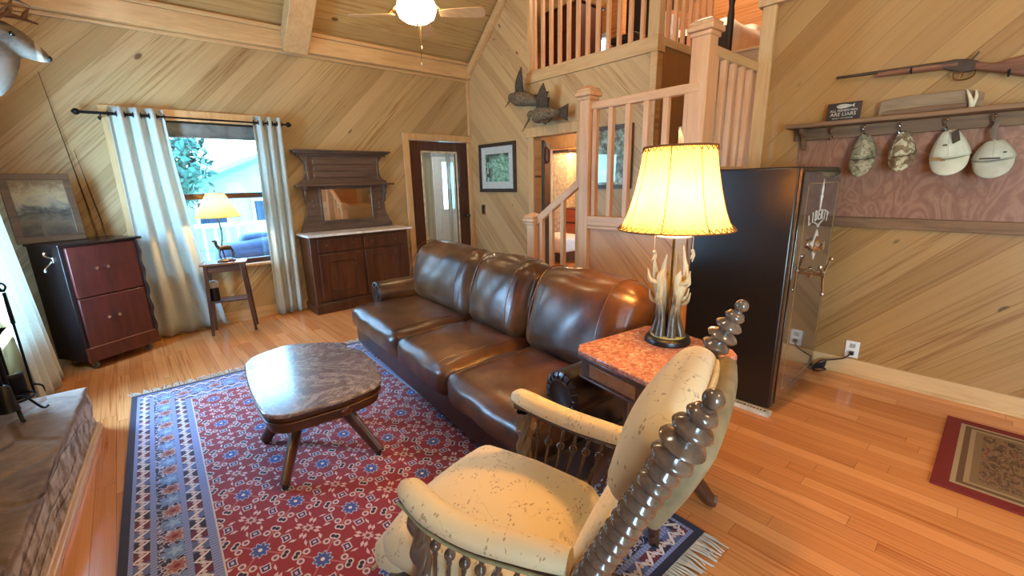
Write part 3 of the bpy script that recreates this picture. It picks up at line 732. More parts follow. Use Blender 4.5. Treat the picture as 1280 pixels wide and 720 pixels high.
# ------------------------------------------------------------------ small table by the window
t = thing('side_table', 'small dark wooden table with a lamp on it in front of the window', 'table', (.705, 5.365, 0), R(-15))
MB().box((-.205, -.13, .735), (.205, .13, .757)).build('tabletop', wood('table_oak', (104, 66, 44), (140, 94, 62), 0, .25), t, bevel=.005)
MB().box((-.17, -.10, .66), (.17, .10, .735)).build('apron', m_walnut_x, t, bevel=.003)
for sx in (-1, 1):
    for sy in (-1, 1):
        MB().loft([[Vector((sx*(.16+k*.035)+dx*(.018-.005*k), sy*(.09+k*.02)+dy*(.018-.005*k), .735-k*.735)) for dx, dy in ((-1, -1), (1, -1), (1, 1), (-1, 1))] for k in (0, 1)]).build('leg', m_walnut, t, bevel=.003)
MB().box((-.175, -.10, .34), (.175, .10, .358)).build('lower_shelf', m_walnut_x, t, bevel=.003)
j = thing('jar', 'black jar with a crumpled white top on the small table shelf', 'jar', (.57, 5.385, .36))
MB().lathe([(0, 0), (.046, 0), (.048, .01), (.048, .13), (.044, .135), (0, .135)], 20).build('jar_body', m_black, j)
MB().cushion((0, 0, .165), (.085, .085, .09), .03, (.01, .01, .0), 6, fn=lambda q, x, y, z: q*(1+.12*math.sin(9*x+5*y+7*z))).build('tissue', plain('tissue', (216, 214, 206), .9), j)
# deer lamp
L = thing('table_lamp', 'small lit lamp with a bronze deer stem on the window table', 'lamp', (.73, 5.375, .757))
mbz = plain('bronze', (84, 66, 40), .4, .6)
MB().lathe([(0, 0), (.085, 0), (.088, .012), (.075, .02), (.06, .028), (0, .034)], 20, Matrix.Diagonal((1, .75, 1, 1))).build('lamp_base', mbz, L)
deer = MB().tube(spline([(-.04, 0, .105), (-.0, 0, .112), (.045, 0, .108)], 4), interp([.016, .02, .018], 9), 10).tube(spline([(-.035, 0, .11), (-.05, 0, .14), (-.052, 0, .165), (-.075, 0, .168)], 4), interp([.014, .011, .012, .006], 13), 8)
for x, y, bx_ in ((-.035, .01, -.004), (-.03, -.01, -.01), (.045, .01, .012), (.04, -.01, .004)): deer.tube([(x, y, .105), (x+bx_, y, .065), (x+bx_*.3, y, .03)], [.008, .005, .004], 6)
deer.bm.transform(Tr(0, 0, .03) @ Matrix.Diagonal((1.35, 1.35, 1.35, 1)) @ Tr(0, 0, -.03)); deer.build('deer_figure', mbz, L)
tr = MB().tube(spline([(-.01, 0, .03), (-.02, .01, .15), (.0, 0, .28), (-.01, 0, .46)], 6), .007, 8)
for p in (((-.015, .01, .2), (.04, 0, .25)), ((0, 0, .27), (-.045, 0, .32)), ((-.002, 0, .33), (.03, 0, .37))): tr.tube(p, [.005, .002], 6)
tr.build('branch_stem', mbz, L)
MB().surf(lambda u, v: Vector(((.20-.125*v+.003*math.cos(44*2*PI*u))*math.cos(2*PI*u), (.20-.125*v+.003*math.cos(44*2*PI*u))*math.sin(2*PI*u), .46+.235*v)), 176, 4, True).build('lamp_shade', m_pleat, L)
MB().lathe([(.0745, .69), (.078, .69), (.078, .70), (.0745, .70)], 28, cap=False).lathe([(.198, .455), (.203, .455), (.203, .465), (.198, .465)], 28, cap=False).build('shade_rim', plain('shade_binding', (206, 166, 80), .7), L)
m_bulb_s = emis('warm_bulb_small', (255, 206, 140), 420)
MB().sphere((0, 0, .56), .032, 12).build('bulb', m_bulb_s, L)
MB().sphere((0, 0, .72), .01, 8).tube([(0, 0, .69), (0, 0, .72)], .003, 6).build('finial', mbz, L)
# ------------------------------------------------------------------ sofa
SO = (1.25, 1.165, .010); SA = R(-5.2)
t = thing('sofa', 'long brown leather three-seat sofa with rolled arms', 'sofa', SO, SA)
SL = 2.77
lea = m_leather
def wr(q, x, y, z, s=1.0, a=.006): 
    return q+Vector((math.sin(q.y*21+q.z*13)*a*s, math.sin(q.x*17+q.z*23+1)*a*s*.6, math.sin(q.y*17+q.x*19+2)*a*s))
MB().cushion((.40, SL/2, .165), (.88, SL-.02, .25), .03, (.008, 0, 0), 12).build('base', m_leather_dark, t)
for x in (.08, .85):
    for y in (.1, SL-.1): MB().lathe([(.022, 0), (.03, .02), (.034, .05), (0, .05)], 14, Tr(x, y, 0)).build('foot', m_walnut, t)
# seats (front edge sweeps out over the base)
for k, (y0, y1) in enumerate(((.07, .86), (.875, 1.61), (1.625, 2.66))):
    def sf(q, x, y, z, y0=y0, y1=y1):
        q = wr(q, x, y, z, .8)
        if x < -.2: q.z -= .02*(-x-.2)
        return q
    MB().cushion((.28, (y0+y1)/2, .34), (.76, y1-y0, .205), .07, (.014, .004, .026), 14, fn=sf).build('seat_cushion', lea, t, smooth=80)
    cy = (y0+y1)/2; yy0, yy1 = y0+.10, y1-.10
    MB().tube(spline([(-.07, yy0, .435), (.04, yy0, .452), (.45, yy0, .452)], 4), .004, 6).build('seam', lea, t)
    MB().tube(spline([(-.07, yy1, .435), (.04, yy1, .452), (.45, yy1, .452)], 4), .004, 6).build('seam', lea, t)
# backs
for k, (y0, y1) in enumerate(((.10, .90), (.92, 1.62), (1.64, 2.72))):
    Mb = Tr(.70, (y0+y1)/2, .66) @ Rot(R(14), 'Y')
    def bf(q, x, y, z, k=k):
        q = wr(q, x, y, z, 1.1); q.x += .05*max(0, z)**2*(1 if x > 0 else .6)
        if abs(y) > .6: q.z += -.03*(abs(y)-.6)*max(z, 0)
        return q
    MB().cushion((0, 0, 0), (.30, y1-y0, .56), .11, (.055, .01, .03), 14, Mb, bf).build('back_cushion', lea, t, smooth=80)
    yo = (y1-y0)/2-.12
    for sy in (-1, 1):
        MB().tube([Mb @ Vector(p) for p in spline([(-.185, sy*yo, -.2), (-.21, sy*yo, 0), (-.17, sy*yo, .2), (-.08, sy*yo, .285), (.05, sy*yo, .30)], 4)], .0035, 6).build('seam', lea, t)
MB().cushion((.86, SL/2, .42), (.16, SL-.08, .72), .06, (.02, 0, 0), 10).build('back_frame', m_leather_dark, t)
# rolled arms
for y, ysg in ((.115, -1), (SL-.115, 1)):
    arm = MB().tube([(.16, y, .50), (.2, y, .50), (.6, y, .505), (.85, y, .52)], [.108, .115, .115, .115], 26)
    arm.cushion((.52, y, .27), (.70, .15, .42), .03, (.005, .01, 0), 8)
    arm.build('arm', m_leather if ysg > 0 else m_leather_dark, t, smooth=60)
    sc_ = MB().lathe([(0, 0), (.06, .0), (.074, -.006), (.078, -.0), (.098, .0), (.112, .008), (.115, .02)], 28, M3((.145, y, .50), (0, 1, 0), (0, 0, 1), (1, 0, 0)))
    sc_.build('arm_scroll', m_leather_dark, t)
    g = MB()
    for i in range(18):
        an = 2*PI*i/18; g.tube([(.146, y+.08*math.cos(an), .50+.08*math.sin(an)), (.140, y+.094*math.cos(an), .50+.094*math.sin(an)), (.156, y+.115*math.cos(an), .50+.115*math.sin(an))], .0035, 5)
    g.build('pleat_ring', m_leather_dark, t)
# ------------------------------------------------------------------ coffee table
t = thing('coffee_table', 'low Victorian coffee table with grey marble top on four splayed legs', 'table', (.645, 2.52, .010))
out_ = [(.39,2.92),(.45,3.02),(.56,3.07),(.68,3.09),(.79,3.03),(.87,2.97),(.98,2.86),(.965,2.80),(.96,2.75),(1.0,2.66),(.99,2.45),(.93,2.20),(.87,2.10),(.77,2.07),(.66,2.06),(.57,2.07),(.47,2.08),(.39,2.10),(.34,2.16),(.33,2.23),(.335,2.45),(.36,2.72)]
out_ = [(x-.645, y-2.52) for x, y in out_]
cp = [(p.x, p.y) for p in spline([(x, y, 0) for x, y in out_]+[(*out_[0], 0)], 3)][:-1]
def scl(k, P=cp): return [(x*k, y*k) for x, y in P]
MB().prism(scl(1), .022, Tr(0, 0, .428)).build('marble_top', m_marble, t, bevel=.006)
MB().prism(scl(.955), .03, Tr(0, 0, .398)).prism(scl(.985), .012, Tr(0, 0, .386)).prism(scl(.94), .05, Tr(0, 0, .336)).build('apron', m_walnut_x, t, bevel=.004)
for x, y in ((0, -.445), (.0, .52)):
    MB().sphere((x+(.03 if y < 0 else 0), y, .372), .026, 12, (1.3, .5, 1)).build('carved_boss', m_walnut, t)
MB().lathe([(0, .10), (.012, .105), (.03, .13), (.02, .15), (.045, .18), (.055, .22), (.04, .26), (.06, .30), (.08, .336), (0, .336)], 20).build('pedestal', m_walnut, t)
for lx, ly in ((-.265, -.31), (.205, -.36), (-.235, .20), (.13, .21)):
    sgn = Vector((lx, ly, 0)); s1 = sgn*1.0
    pts = spline([s1*.12+Vector((0, 0, .27)), s1*.40+Vector((0, 0, .285)), s1*.72+Vector((0, 0, .16)), s1*.98+Vector((0, 0, .045)), s1*1.02+Vector((0, 0, .022))], 5)
    lg = MB().tube(pts, interp([.026, .034, .027, .024, .026], len(pts)), 8, flat=1.35).build('leg', m_walnut, t, smooth=50)
    gr = [p+Vector((0, 0, .036)) for p in pts[4:-3]]
    MB().tube(gr, .005, 6).build('leg_moulding', m_walnut, lg)
    MB().lathe([(.014, 0), (.018, .01), (.014, .024), (0, .024)], 12, Tr(s1.x*1.02, s1.y*1.02, 0)).build('caster', m_black, lg)
# ------------------------------------------------------------------ end table
EO = (1.654, .933, .010)
t = thing('end_table', 'end table with red mottled marble top beside the sofa', 'table', EO, R(-9))
hx, hy, c_ = .276, .245, .05
octo = [(-hx+c_, -hy), (hx-c_, -hy), (hx, -hy+c_), (hx, hy-c_), (hx-c_, hy), (-hx+c_, hy), (-hx, hy-c_), (-hx, -hy+c_)]
MB().prism(octo, .022, Tr(0, 0, .733)).build('marble_top', m_granite, t, bevel=.004)
MB().prism(scl(1.0, octo), .014, Tr(0, 0, .719)).prism(scl(.95, octo), .085, Tr(0, 0, .635)).prism(scl(.98, octo), .012, Tr(0, 0, .625)).build('apron', m_walnut_x, t, bevel=.003)
lt_ = wood('burl_inlay', (122, 78, 44), (156, 106, 64), 0, .3)
MB().box((-hx*.95-.004, -.13, .647), (-hx*.95+.002, .13, .705)).build('inlay_panel', lt_, t, bevel=.002)
MB().box((-.14, -hy*.95-.004, .647), (.14, -hy*.95+.002, .705)).build('inlay_panel', lt_, t, bevel=.002)
MB().lathe([(0, .16), (.02, .17), (.03, .2), (.05, .22), (.035, .26), (.05, .3), (.055, .42), (.04, .46), (.06, .5), (.075, .55), (.09, .63), (0, .63)], 22).build('pedestal', m_walnut, t)
for sx in (-1, 1):
    for sy in (-1, 1):
        s1 = Vector((sx*.19, sy*.20, 0))
        pts = spline([s1*.1+Vector((0, 0, .27)), s1*.45+Vector((0, 0, .25)), s1*.8+Vector((0, 0, .11)), s1*1.0+Vector((0, 0, .035)), s1*1.12+Vector((0, 0, .025))], 5)
        lg = MB().tube(pts, interp([.03, .034, .026, .025, .022], len(pts)), 8, flat=1.4).build('leg', m_walnut, t, smooth=50)
        MB().lathe([(.014, 0), (.018, .012), (.014, .026), (0, .026)], 12, Tr(s1.x*1.06, s1.y*1.06, 0)).build('caster', m_black, lg)
for sx in (-1, 1):
    MB().lathe([(.018, .28), (.022, .33), (.014, .36), (.02, .42), (.016, .5), (.024, .56), (.02, .61)], 12, Tr(sx*.16, 0, 0)).build('spindle', m_walnut, t)
# ------------------------------------------------------------------ antler lamp
L = thing('table_lamp', 'large lit antler lamp with laced parchment shade on the end table', 'lamp', (1.795, .953, .765))
MB().lathe([(0, 0), (.100, 0), (.102, .006), (.098, .022), (.088, .03), (0, .032)], 36).build('lamp_base', m_black, L)
MB().lathe([(0, .032), (.078, .032), (.074, .04), (0, .042)], 30).build('base_ring', plain('yellow_base_ring', (206, 176, 92), .5), L)
random.seed(5)
for k in range(7):
    an = 2*PI*k/7+.3; c, s_ = math.cos(an), math.sin(an); tw = .5*(-1)**k
    def P(r, z, w): return Vector((r*math.cos(an+w), r*math.sin(an+w), z))
    r1 = .055
    H = .40+.06*math.sin(k*2.1)
    main = spline([P(.058, .035, 0), P(.042, .12, tw*.3), P(.05, .22, tw), P(.068, .31, tw*1.5), P(.05+.03*(k % 2), H, tw*1.4)], 6)
    a_ = MB().tube(main, interp([.024, .017, .018, .015, .003], len(main)), 9)
    for f_, l_, dz in ((.45, .055, .05), (.68, .06, .055)):
        i = int(f_*(len(main)-1)); b0 = main[i]; o_ = Vector((b0.x, b0.y, 0)).normalized()
        sd = Vector((-o_.y, o_.x, 0))*(.02 if k % 2 else -.02)
        a_.tube(spline([b0, b0+o_*l_*.6+sd+Vector((0, 0, dz*.3)), b0+o_*l_*.75+sd*1.5+Vector((0, 0, dz*1.2))], 4), interp([.011, .009, .002], 9), 7)
    a_.build('antler', m_antler, L, smooth=70)
MB().tube([(0, 0, .04), (0, 0, .56)], .006, 8).build('stem', m_brass, L)
MB().lathe([(0, .485), (.075, .485), (.078, .492), (.03, .51), (0, .515)], 24).build('light_cup', m_white, L)
zb, zt = .520, .862
def rs(v): return .241-.108*v**.62+.012*v*v   # bell profile, bottom to top
MB().surf(lambda u, v: Vector((rs(v)*math.cos(2*PI*u), rs(v)*math.sin(2*PI*u), zb+(zt-zb)*v)), 64, 14, True).build('lamp_shade', m_parch, L)
m_lace = plain('leather_lacing', (120, 72, 28), .7)
for k in range(8):
    an = 2*PI*k/8+.28
    MB().tube([Vector(((rs(i/10)+.001)*math.cos(an), (rs(i/10)+.001)*math.sin(an), zb+(zt-zb)*i/10)) for i in range(11)], .0022, 5).build('shade_seam', m_lace, L)
for v0, v1, nm in ((0.0, .055, 'lower'), (.945, 1.0, 'upper')):
    pts = []
    n_ = 44 if v0 < .5 else 30
    for i in range(n_*2+1):
        v = v0 if i % 2 == 0 else v1; an = 2*PI*i/(n_*2); rr = rs(v)+.003
        pts.append(Vector((rr*math.cos(an), rr*math.sin(an), zb+(zt-zb)*v)))
    rim = [Vector(((rs(1 if v0 > .5 else 0)+.001)*math.cos(2*PI*i/48), (rs(1 if v0 > .5 else 0)+.001)*math.sin(2*PI*i/48), zb+(zt-zb)*(1 if v0 > .5 else 0))) for i in range(49)]
    MB().tube(pts, .0024, 5).tube(rim, .0035 if v0 < .5 else .005, 6).build('rim_lacing', m_lace, L)
mt = MB().tube(spline([(0, 0, .86), (.005, 0, .895), (-.012, 0, .925), (-.008, 0, .94)], 4), interp([.013, .011, .007, .003], 13), 8).tube([(0, 0, .885), (.025, .005, .912)], [.009, .003], 7)
mt.tube([(-.14, 0, .86), (.14, 0, .86)], .003, 6).tube([(0, -.14, .86), (0, .14, .86)], .003, 6).build('antler_finial', m_ivory, L)
for an in (R(140), R(-42)):
    x, y = .085*math.cos(an), .085*math.sin(an)
    ch = MB().tube([(x, y, .53), (x, y, .42)], .0018, 6).build('pull_cord', m_ivory, L)
    MB().tube(spline([(x, y, .425), (x+.012, y, .40), (x+.004, y, .37)], 4), interp([.007, .008, .002], 9), 7).tube([(x+.006, y, .405), (x-.014, y, .385)], [.006, .002], 6).build('antler_pull', m_ivory, ch)
m_bulb = emis('warm_bulb', (255, 182, 96), 440)
for sx in (-.05, .05): MB().sphere((sx, 0, .63), .033, 14, (1, 1, 1.15)).build('bulb', m_bulb, L)
# ------------------------------------------------------------------ spool-turned armchair
t = thing('armchair', 'antique spool-turned armchair with cream floral upholstery in the foreground', 'armchair', (.82, .84, .010), R(17.3))
dm = m_damask
# seat
def seatf(q, x, y, z):
    q.x *= 1.0-.10*(-y if y < 0 else 0)
    if y > 0: q.y += .03*(1-x*x)*y
    return q
MB().cushion((0, .14, .375), (.60, .54, .12), .055, (.0, .02, .045), 14, fn=seatf).build('seat', dm, t, smooth=80)
MB().cushion((0, .385, .33), (.60, .14, .11), .05, (.0, .03, .015), 12).build('front_roll', dm, t, smooth=80)
MB().tube([(-.30, .44, .285), (-.15, .462, .283), (.15, .462, .283), (.30, .44, .285)], .006, 6).build('piping', plain('cream_piping', (196, 190, 150), .7), t)
# frame rails
MB().box((-.305, -.10, .25), (-.265, .36, .315)).box((.265, -.10, .25), (.305, .36, .315)).box((-.30, .33, .25), (.30, .37, .30)).box((-.28, -.10, .25), (.28, -.06, .32)).build('seat_frame', m_carve, t, bevel=.006)
# back posts: turned rings
p0, p1 = Vector((0, -.13, .29)), Vector((0, -.503, 1.140))
ax = (p1-p0); LP = ax.length; ax.normalize()
prof = [(.0, 0), (.026, 0)]
s_ = .02
while s_ < LP-.215:
    prof += [(.021, s_), (.031, s_+.008), (.0335, s_+.0145), (.031, s_+.021), (.021, s_+.028)]; s_ += .0295
for rr, hh in ((.034, .034), (.041, .036), (.044, .036), (.038, .034), (.028, .028)):
    prof += [(.020, s_), (rr*.9, s_+hh*.3), (rr, s_+hh*.5), (rr*.9, s_+hh*.7), (.020, s_+hh)]; s_ += hh+.001
prof += [(.012, s_), (.011, s_+.006)]; bc = s_+.006+.016
prof += [(.0185*math.sin(a), bc-.0185*math.cos(a)) for a in [R(28+i*14) for i in range(11)]]+[(0, bc+.0185)]
for sx in (-1, 1):
    Z = ax; X = Vector((1, 0, 0)); Y = Z.cross(X)
    MB().lathe(prof, 22, M3(Vector((sx*.309, p0.y, p0.z)), X, Y, Z)).build('back_post', m_carve, t, smooth=60)
# back upholstery: thick pad high up, flat panel below
Yb = Vector((1, 0, 0)).cross(ax) * -1.0      # forward-facing normal
if Yb.y < 0: Yb = -Yb
def BM(s0): return M3(p0+ax*s0, Vector((1, 0, 0)), Yb, ax)
def padf(q, x, y, z):
    q.z += .035*(1-x*x)*(1 if z > 0 else 0)*max(z, 0)
    q.x *= 1-.10*max(0, -z)
    return q
MB().cushion((0, .02, 0), (.54, .10, .235), .045, (.0, .035, .010), 14, BM(.66), padf).build('back_pad', dm, t, smooth=80)
MB().cushion((0, -.045, .01), (.52, .05, .25), .02, (.0, .02, .01), 10, BM(.655), padf).build('outside_back', plain('tan_back_cloth', (150, 132, 96), .8), t, smooth=80)
MB().tube([BM(.66) @ Vector(p) for p in spline([(-.262, -.02, -.10), (-.27, -.02, .02), (-.24, -.02, .105), (0, -.02, .152), (.24, -.02, .105), (.27, -.02, .02), (.262, -.02, -.10)], 6)], .008, 8).build('welt', dm, t)
MB().cushion((0, .015, 0), (.52, .05, .36), .02, (0, .015, 0), 10, BM(.32)).build('lower_back', dm, t, smooth=80)
# arms
for sx in (-1, 1):
    path = spline([(sx*.275, -.235, .640), (sx*.29, -.12, .632), (sx*.31, .02, .628), (sx*.315, .14, .642), (sx*.305, .225, .668), (sx*.30, .262, .668)], 5)
    MB().tube(path, interp([.034, .040, .042, .042, .043, .038, .02], len(path)), 14, flat=.78).build('arm_pad', dm, t, smooth=80)
    rail = [p+Vector((0, 0, -.036)) for p in path[:-2]]
    MB().tube(rail, .026, 8, flat=.55).build('arm_rail', m_carve, t, smooth=50)
    MB().tube([p+Vector((sx*.036, 0, -.028)) for p in path[:-2]], .005, 6).build('gimp', plain('gimp_braid', (176, 172, 130), .8), t)
    # front post with rope twist
    zc, zt_ = .375, .612
    def fp(u, v, sx=sx):
        z = zc+(zt_-zc)*v; a = 2*PI*u; rr = .026+.0065*math.sin(3*(a)-v*15.0)
        if v < .04 or v > .96: rr = .027
        return Vector((sx*.30+rr*math.cos(a), .215+rr*math.sin(a), z))
    MB().surf(fp, 30, 40, True).build('twist_post', m_carve, t, smooth=80)
    MB().cbox((sx*.30, .215, .31), (.062, .062, .13)).build('post_block', m_carve, t, bevel=.006)
    MB().box((sx*.30-.018, -.07, .36), (sx*.30+.018, .19, .385)).build('side_rail', m_carve, t, bevel=.004)
    for k in range(7):
        y = .158-k*.046; zt2 = .605-.01*math.sin(k)
        lean = -.02-.008*k
        H = zt2-.38
        pr = [(.009, 0), (.006, H*.08), (.0055, H*.42), (.008, H*.48), (.006, H*.52)]+[(.0165*math.sin(a_), H*.61-.0165*math.cos(a_)) for a_ in [R(25+i_*16.25) for i_ in range(9)]]+[(.006, H*.70), (.009, H*.75), (.006, H*.80), (.008, H)]
        Z = Vector((0, lean, H)).normalized(); X = Vector((1, 0, 0)); Y = Z.cross(X)
        MB().lathe(pr, 12, M3(Vector((sx*.30, y+.01, .38)), X, Y, Z)).build('spindle', m_dark if sx > 0 else m_carve, t, smooth=60)
# platform base
for sx in (-1, 1):
    MB().tube(spline([(sx*.27, .36, .045), (sx*.27, .15, .03), (sx*.27, -.2, .03), (sx*.27, -.34, .045)], 4), .03, 8).build('base_runner', m_carve, t)
    MB().lathe([(.022, .05), (.03, .08), (.02, .11), (.032, .15), (.022, .2), (.028, .26)], 14, Tr(sx*.27, .30, 0)).build('leg', m_carve, t)
    MB().lathe([(.022, .05), (.03, .08), (.02, .11), (.032, .15), (.022, .2), (.028, .26)], 14, Tr(sx*.27, -.10, 0)).build('leg', m_carve, t)
    MB().sphere((sx*.275, .40, .20), .024, 12).tube([(sx*.275, .40, .20), (sx*.275, .36, .27)], .014, 8).build('front_knob', m_black, t)
MB().box((-.27, .28, .06), (.27, .32, .09)).build('base_stretcher', m_carve, t, bevel=.005)
# ------------------------------------------------------------------ rugs
o = MB().box((0, 0, 0), (1.976, 3.37, .008)).build('rug', m_rug, None, smooth=0)
o.location = (-.329, .721, .002); o.rotation_euler = (0, 0, R(-2.37)); tag(o, 'large red oriental rug with navy floral border under the coffee table', 'rug')
fm = plain('rug_fringe', (206, 196, 176), .9)
random.seed(3)
for ysg in (0, 1):
    mb = MB()
    for k in range(197):
        x = .005+k*.01; L_ = .085+random.uniform(-.02, .025); w = random.uniform(-.03, .03)
        y0 = 0 if ysg == 0 else 3.37; d = -1 if ysg == 0 else 1
        mb.tube([(x, y0, .008), (x+w*.4, y0+d*L_*.5, .009+random.uniform(0, .006)), (x+w, y0+d*L_, .004)], [.004, .0045, .003], 4)
    f = mb.build('fringe', fm, o, smooth=60); f['kind'] = 'stuff'
o = MB().box((0, 0, 0), (.9, 1.2, .010)).build('entry_mat', m_mat_small, None, smooth=0)
o.location = (2.765, -1.165, .002); tag(o, 'small worn rug with dark red border by the hat wall', 'rug')
# ------------------------------------------------------------------ gun safe
S0 = Vector((2.91, .80, .0))
t = thing('gun_safe', 'tall glossy black gun safe standing against the hat wall', 'safe', S0)
m_safe = new_mat('safe_black'); n = noise(opos(), 160, 2)
bsdf(C8(24, 19, 15), .3, bump=n, bdist=.0004, bstr=.3, coat=.3, coatr=.2)
m_safedoor = new_mat('safe_door_gloss'); bsdf(C8(50, 38, 28), .1, coat=.7, coatr=.03, spec=.7)
sw, sd, sh = .86, .62, 1.55
MB().box((0, .015, .03), (sw, sd, sh)).build('body', m_safe, t, bevel=.012)
MB().box((.035, -.004, .06), (sw-.035, .03, sh-.03)).build('door', m_safedoor, t, bevel=.004)
MB().box((.006, .002, .05), (.014, .016, sh-.012)).box((sw-.014, .002, .05), (sw-.006, .016, sh-.012)).box((.006, .002, sh-.018), (sw-.006, .016, sh-.01)).build('door_frame_edge', plain('bronze_edge', (120, 92, 64), .3, .6), t, bevel=.002)
def pin(lo, hi, w=.006):
    mb = MB()
    for a, b_ in (((lo[0], lo[1]), (hi[0], lo[1]+w)), ((lo[0], hi[1]-w), (hi[0], hi[1])), ((lo[0], lo[1]), (lo[0]+w, hi[1])), ((hi[0]-w, lo[1]), (hi[0], hi[1]))):
        mb.box((a[0], -.006, a[1]), (b_[0], -.004, b_[1]))
    return mb
pin((.13, .13), (.80, 1.455)).build('pinstripe', m_gold, t, bevel=0)
FX = (1, 0, 0); FZ = (0, 0, 1); FO = (0, -1, 0)
cx = .43
# lettering on an arc below a torch
chars = 'LIBERTY'
m_silver = plain('silver_lettering', (222, 218, 208), .4, var=.02)
for i, ch in enumerate(chars):
    an = (i-3)*R(4.3); rr = .86
    x = cx+rr*math.sin(an); z = 1.25-.86+rr*math.cos(an)
    X = Vector((math.cos(an), 0, -math.sin(an))); Zv = Vector((math.sin(an), 0, math.cos(an)))
    text('letter', ch, .095, m_silver, t, M3((x, -.005, z), X, Zv, FO), .0012)
MB().lathe([(.004, 0), (.012, .02), (.016, .06), (.026, .085), (.014, .095), (.02, .12), (.012, .16), (.0, .2)], 10, M3((cx, -.006, 1.285), (1, 0, 0), (0, -.25, 0), (0, 0, 1))).build('torch_emblem', m_silver, t)
MB().tube(spline([(cx-.09, -.006, 1.21), (cx-.03, -.006, 1.195), (cx, -.006, 1.175), (cx+.03, -.006, 1.195), (cx+.09, -.006, 1.21)], 4), .004, 5).build('emblem_scroll', m_silver, t)
# dial
M0 = M3((cx, -.004, 1.06), FX, FZ, FO)
d = MB().lathe([(0, 0), (.058, 0), (.058, .008), (.046, .012), (.04, .03), (.03, .034), (.03, .05), (0, .052)], 28, M0).build('dial', m_chrome, t)
MB().prism([(-.13, .02), (-.06, .035), (0, .10), (.06, .035), (.13, .02), (.06, -.01), (.03, -.06), (0, -.10), (-.03, -.06), (-.06, -.01)], .004, M0).build('dial_emblem', m_silver, d, bevel=.001)
# handle
M1 = M3((cx-.02, -.004, .88), FX, FZ, FO)
h = MB().lathe([(0, 0), (.036, 0), (.036, .01), (.018, .02), (.018, .06), (.028, .068), (.028, .085), (0, .092)], 24, M1).build('handle_hub', m_chrome, t)
for k in range(3):
    an = R(35+120*k)
    MB().tube([M1 @ Vector((.02*math.cos(an), .02*math.sin(an), .075)), M1 @ Vector((.13*math.cos(an), .13*math.sin(an), .082))], [.009, .007], 10).sphere(M1 @ Vector((.14*math.cos(an), .14*math.sin(an), .083)), .014, 10).build('handle_spoke', m_chrome, h)
bs = MB().box((-.06, .0, .0), (-.0, .42, .028)).box((-.06, -.005, .0), (.0, .0, .028)).build('threshold_strip', plain('white_strip', (206, 196, 176), .6), None, bevel=.003)
bs.location = S0; tag(bs, 'white board strip on the floor along the black safe', 'board')
mk = MB()
random.seed(11)
y = .02
while y < .36:
    w = random.uniform(.006, .02); mk.box((-.045, y, .028), (-.045+random.uniform(.012, .025), y+w, .0284)); y += w+random.uniform(.004, .012)
mk.build('faded_mark', m_black, bs, bevel=0)
# outlet + cord
t = thing('wall_outlet', 'white outlet plate low on the wall beside the black safe', 'outlet', (XH-.006, .61, .205))
MB().cbox((0, 0, 0), (.008, .085, .13)).build('outlet_plate', m_white, t, bevel=.003)
for z in (-.028, .028):
    r_o = MB().cbox((-.005, 0, z), (.004, .036, .034)).build('receptacle', plain('receptacle_ivory', (196, 190, 176), .4), t, bevel=.002)
    for yy in (-.008, .008): MB().cbox((-.0075, yy, z+.004), (.001, .003, .009)).build('slot', m_black, r_o, bevel=0)
t = thing('power_cord', 'dark power cord plugged into the outlet and bundled by the safe', 'cord', (XH, .61, .18))
MB().cbox((-.028, -.005, 0), (.034, .026, .026)).build('plug', m_black, t, bevel=.004)
cpts = spline([(-.04, 0, -.005), (-.06, .03, -.04), (-.06, .10, -.075), (-.08, .17, -.10), (-.10, .21, -.165), (-.13, .17, -.17), (-.12, .12, -.14), (-.10, .2, -.16), (-.14, .19, -.17)], 6)
MB().tube(cpts, .0055, 7).build('cable', plain('brown_cord', (58, 36, 24), .5), t)
bd = MB()
for k in range(4): bd.tube([(-.08-.012*k, .13, -.09-.012*k), (-.10-.008*k, .20, -.14-.006*k), (-.13, .24, -.165)], .006, 7)
bd.build('cord_bundle', m_black, t)
# ------------------------------------------------------------------ switch
t = thing('light_switch', 'dark double switch plate on the pine wall under the framed print', 'switch', (XE-.004, 5.40, 1.093))
MB().cbox((0, 0, 0), (.008, .09, .15)).build('switch_plate', plain('switch_wood', (128, 84, 46), .5), t, bevel=.003)
for z in (.03, -.03): MB().cbox((-.006, 0, z), (.006, .04, .05)).build('switch_toggle', m_black, t, bevel=.002)
# ------------------------------------------------------------------ hat rack on the south-east wall
RX = XH
t = thing('hat_rack', 'wall hat rack with rough wooden shelf and red stained panel', 'hat rack', (RX, 0, 0))
ye, yb_ = -1.2, 1.20
def rough(q, x, y, z): return q
MB().cushion((-.09, (ye+yb_)/2, 1.85), (.18, yb_-ye, .03), .008, (0, 0, 0), 20, fn=lambda q, x, y, z: q+Vector((math.sin(q.y*31)*.004+math.sin(q.y*83)*.002, 0, math.sin(q.y*53)*.002*max(0, -x)))).build('shelf', m_barn, t)
MB().box((-.03, ye, 1.755), (0, yb_-.03, 1.835)).build('hook_rail', m_barn, t, bevel=.004)
MB().box((-.012, ye, 1.20), (0, yb_-.06, 1.755)).build('panel', m_redpanel, t, bevel=.002)
MB().box((-.03, ye, 1.125), (0, yb_-.05, 1.20)).build('bottom_rail', m_barn, t, bevel=.004)
MB().prism([(0, 0), (-.13, 0), (-.12, -.03), (-.06, -.06), (-.03, -.14), (0, -.16)], .03, M3((0, yb_-.08, 1.835), (1, 0, 0), (0, 0, 1), (0, -1, 0))).build('shelf_bracket', m_barn, t, bevel=.003)
HY = (.93, .745, .555, .335, .135, -.1, -.3, -.5)
